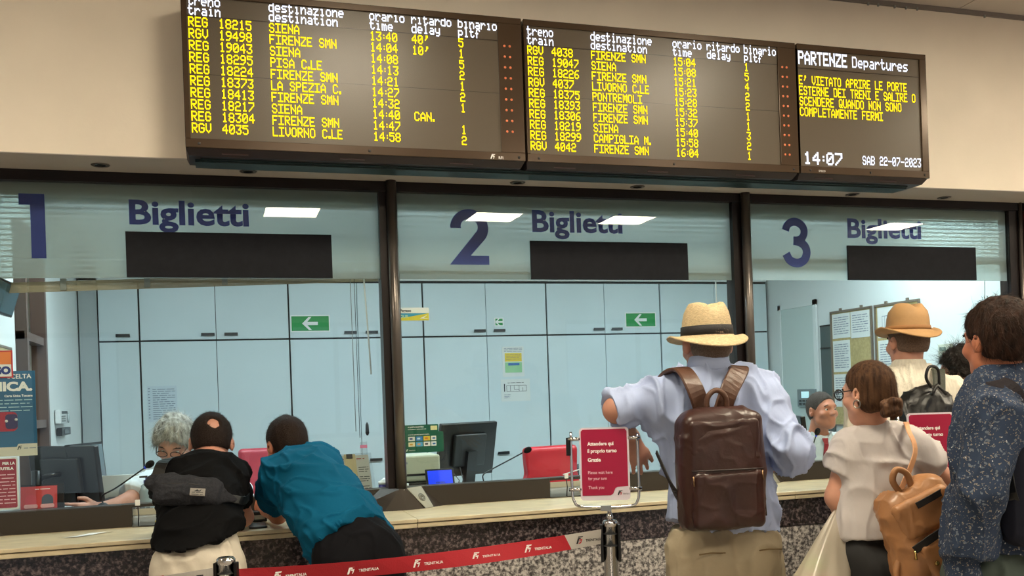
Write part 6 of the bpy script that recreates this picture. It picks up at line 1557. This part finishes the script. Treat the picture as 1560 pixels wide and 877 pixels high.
for (dx, dy, dz, rx, rz, c, nm_, lab) in ((-.01, .02, .035, .035, .025, (150, 200, 110), 'produce_pack', 'green packet showing through the cream carrier bag'), (-.045, .02, -.03, .028, .04, (196, 206, 110), 'produce_pack', 'yellow-green fruit at the left bottom of the carrier bag'), (-.005, .02, -.02, .032, .04, (206, 120, 130), 'snack_box', 'pink and white printed pack at the bottom of the carrier bag')):
    cc = c0 + np.array((dx, dy, dz)); g = thing(nm_, lab, 'food pack', tuple(cc)); F = SDF(cc - .09, cc + .09, .005)
    if nm_ == 'snack_box': F.box(cc, (rx, .02, rz), rd=.006)
    else: F.ell(cc, (rx, .028, rz), k=0)
    F.mesh('pack', mat('pack %d' % c[0], c, .5), g)
    if nm_ == 'snack_box': bx('label', cc[0] - .02, cc[0] + .02, cc[1] - .022, cc[1] - .0205, cc[2] - .02, cc[2] + .01, WPRINT, g)
    else: F = SDF(cc - .09, cc + .09, .005); F.ell(cc + (.02, -.018, .02), (.014, .012, .014), k=0); F.mesh('cap', mat('pack dark green', (70, 130, 90), .5), g)
# black backpack of the second hatted man
k_ = at(1412, 655, -1.22)
t = thing('backpack', 'black rucksack with a dark green strap on the man in the striped shirt', 'backpack', (k_[0], k_[1], 1.1))
kr, kf, ku = axes((.2, 1, 0)); R_ = (kr, kf, ku); BLK = mat('black leatherette', (16, 16, 18), .35, bump=(40, .3)); OLV = mat('dark green webbing', (46, 50, 40), .6, bump=(60, .2))
F = SDF(k_ - .3, k_ + .3, .006)
F.cap(k_ + kr * .0 + ku * .06, k_ - ku * .12, .12, .15, flat=kf, q=.6, k=0); F.box(k_ - ku * .08, (.13, .07, .14), R_, rd=.05, k=.04); F.mesh('bag_body', BLK, t, folds(.006, 11, 71))
ribbon('shoulder_strap', [k_ + kr * .03 + ku * .12 - kf * .03, at(1431, 600, -1.20), at(1430, 568, -1.14), at(1428, 566, -1.02), at(1427, 585, -.90)], [(0, -1, 0), (0, -1, .1), (0, -.8, .7), (0, .3, 1), (0, 1, .3)], .055, .012, OLV, t)
tube('carry_loop', catmull([k_ + kr * (-.01) + ku * .17 - kf * .06, k_ + kr * (-.035) + ku * .21 - kf * .07, k_ + kr * (-.02) + ku * .25 - kf * .07, k_ + kr * (.02) + ku * .24 - kf * .06, k_ + kr * .03 + ku * .18 - kf * .05], 6), .006, BLK, t, n=8)
for q in (-1, 1): tube('gather_cord', [k_ + kr * (.01 + q * .03) + ku * .14 - kf * .08, k_ + kr * .01 + ku * .18 - kf * .07], .006, BLK, t, n=6)
lathe('stud', [(.001, .004), (.008, .003), (.010, 0)], STEEL, t, tuple(k_ - kr * .05 + ku * .02 - kf * .105), 12, tuple(-kf))

t = thing('mobile_phone', 'black phone lying on the worktop between the two leaning men', 'phone', tuple(at(392, 792, -.30) * (1, 1, 0) + (0, 0, 1.0))); c = at(392, 792, -.30); bx('body', c[0] - .035, c[0] + .035, c[1] - .07, c[1] + .07, 1.0005, 1.009, BLACK, t, bevel=.003)
t = thing('small_device', 'small silver and black device standing behind the phone between the two men', 'device', tuple(at(397, 780, -.12) * (1, 1, 0) + (0, 0, 1.0))); c = at(395, 780, -.12); bx('body', c[0] - .03, c[0] + .03, c[1] - .03, c[1] + .03, 1.0005, 1.045, BLACK, t, bevel=.004); bx('plate', c[0] - .022, c[0] + .022, c[1] - .033, c[1] - .03, 1.012, 1.03, STEEL, t)
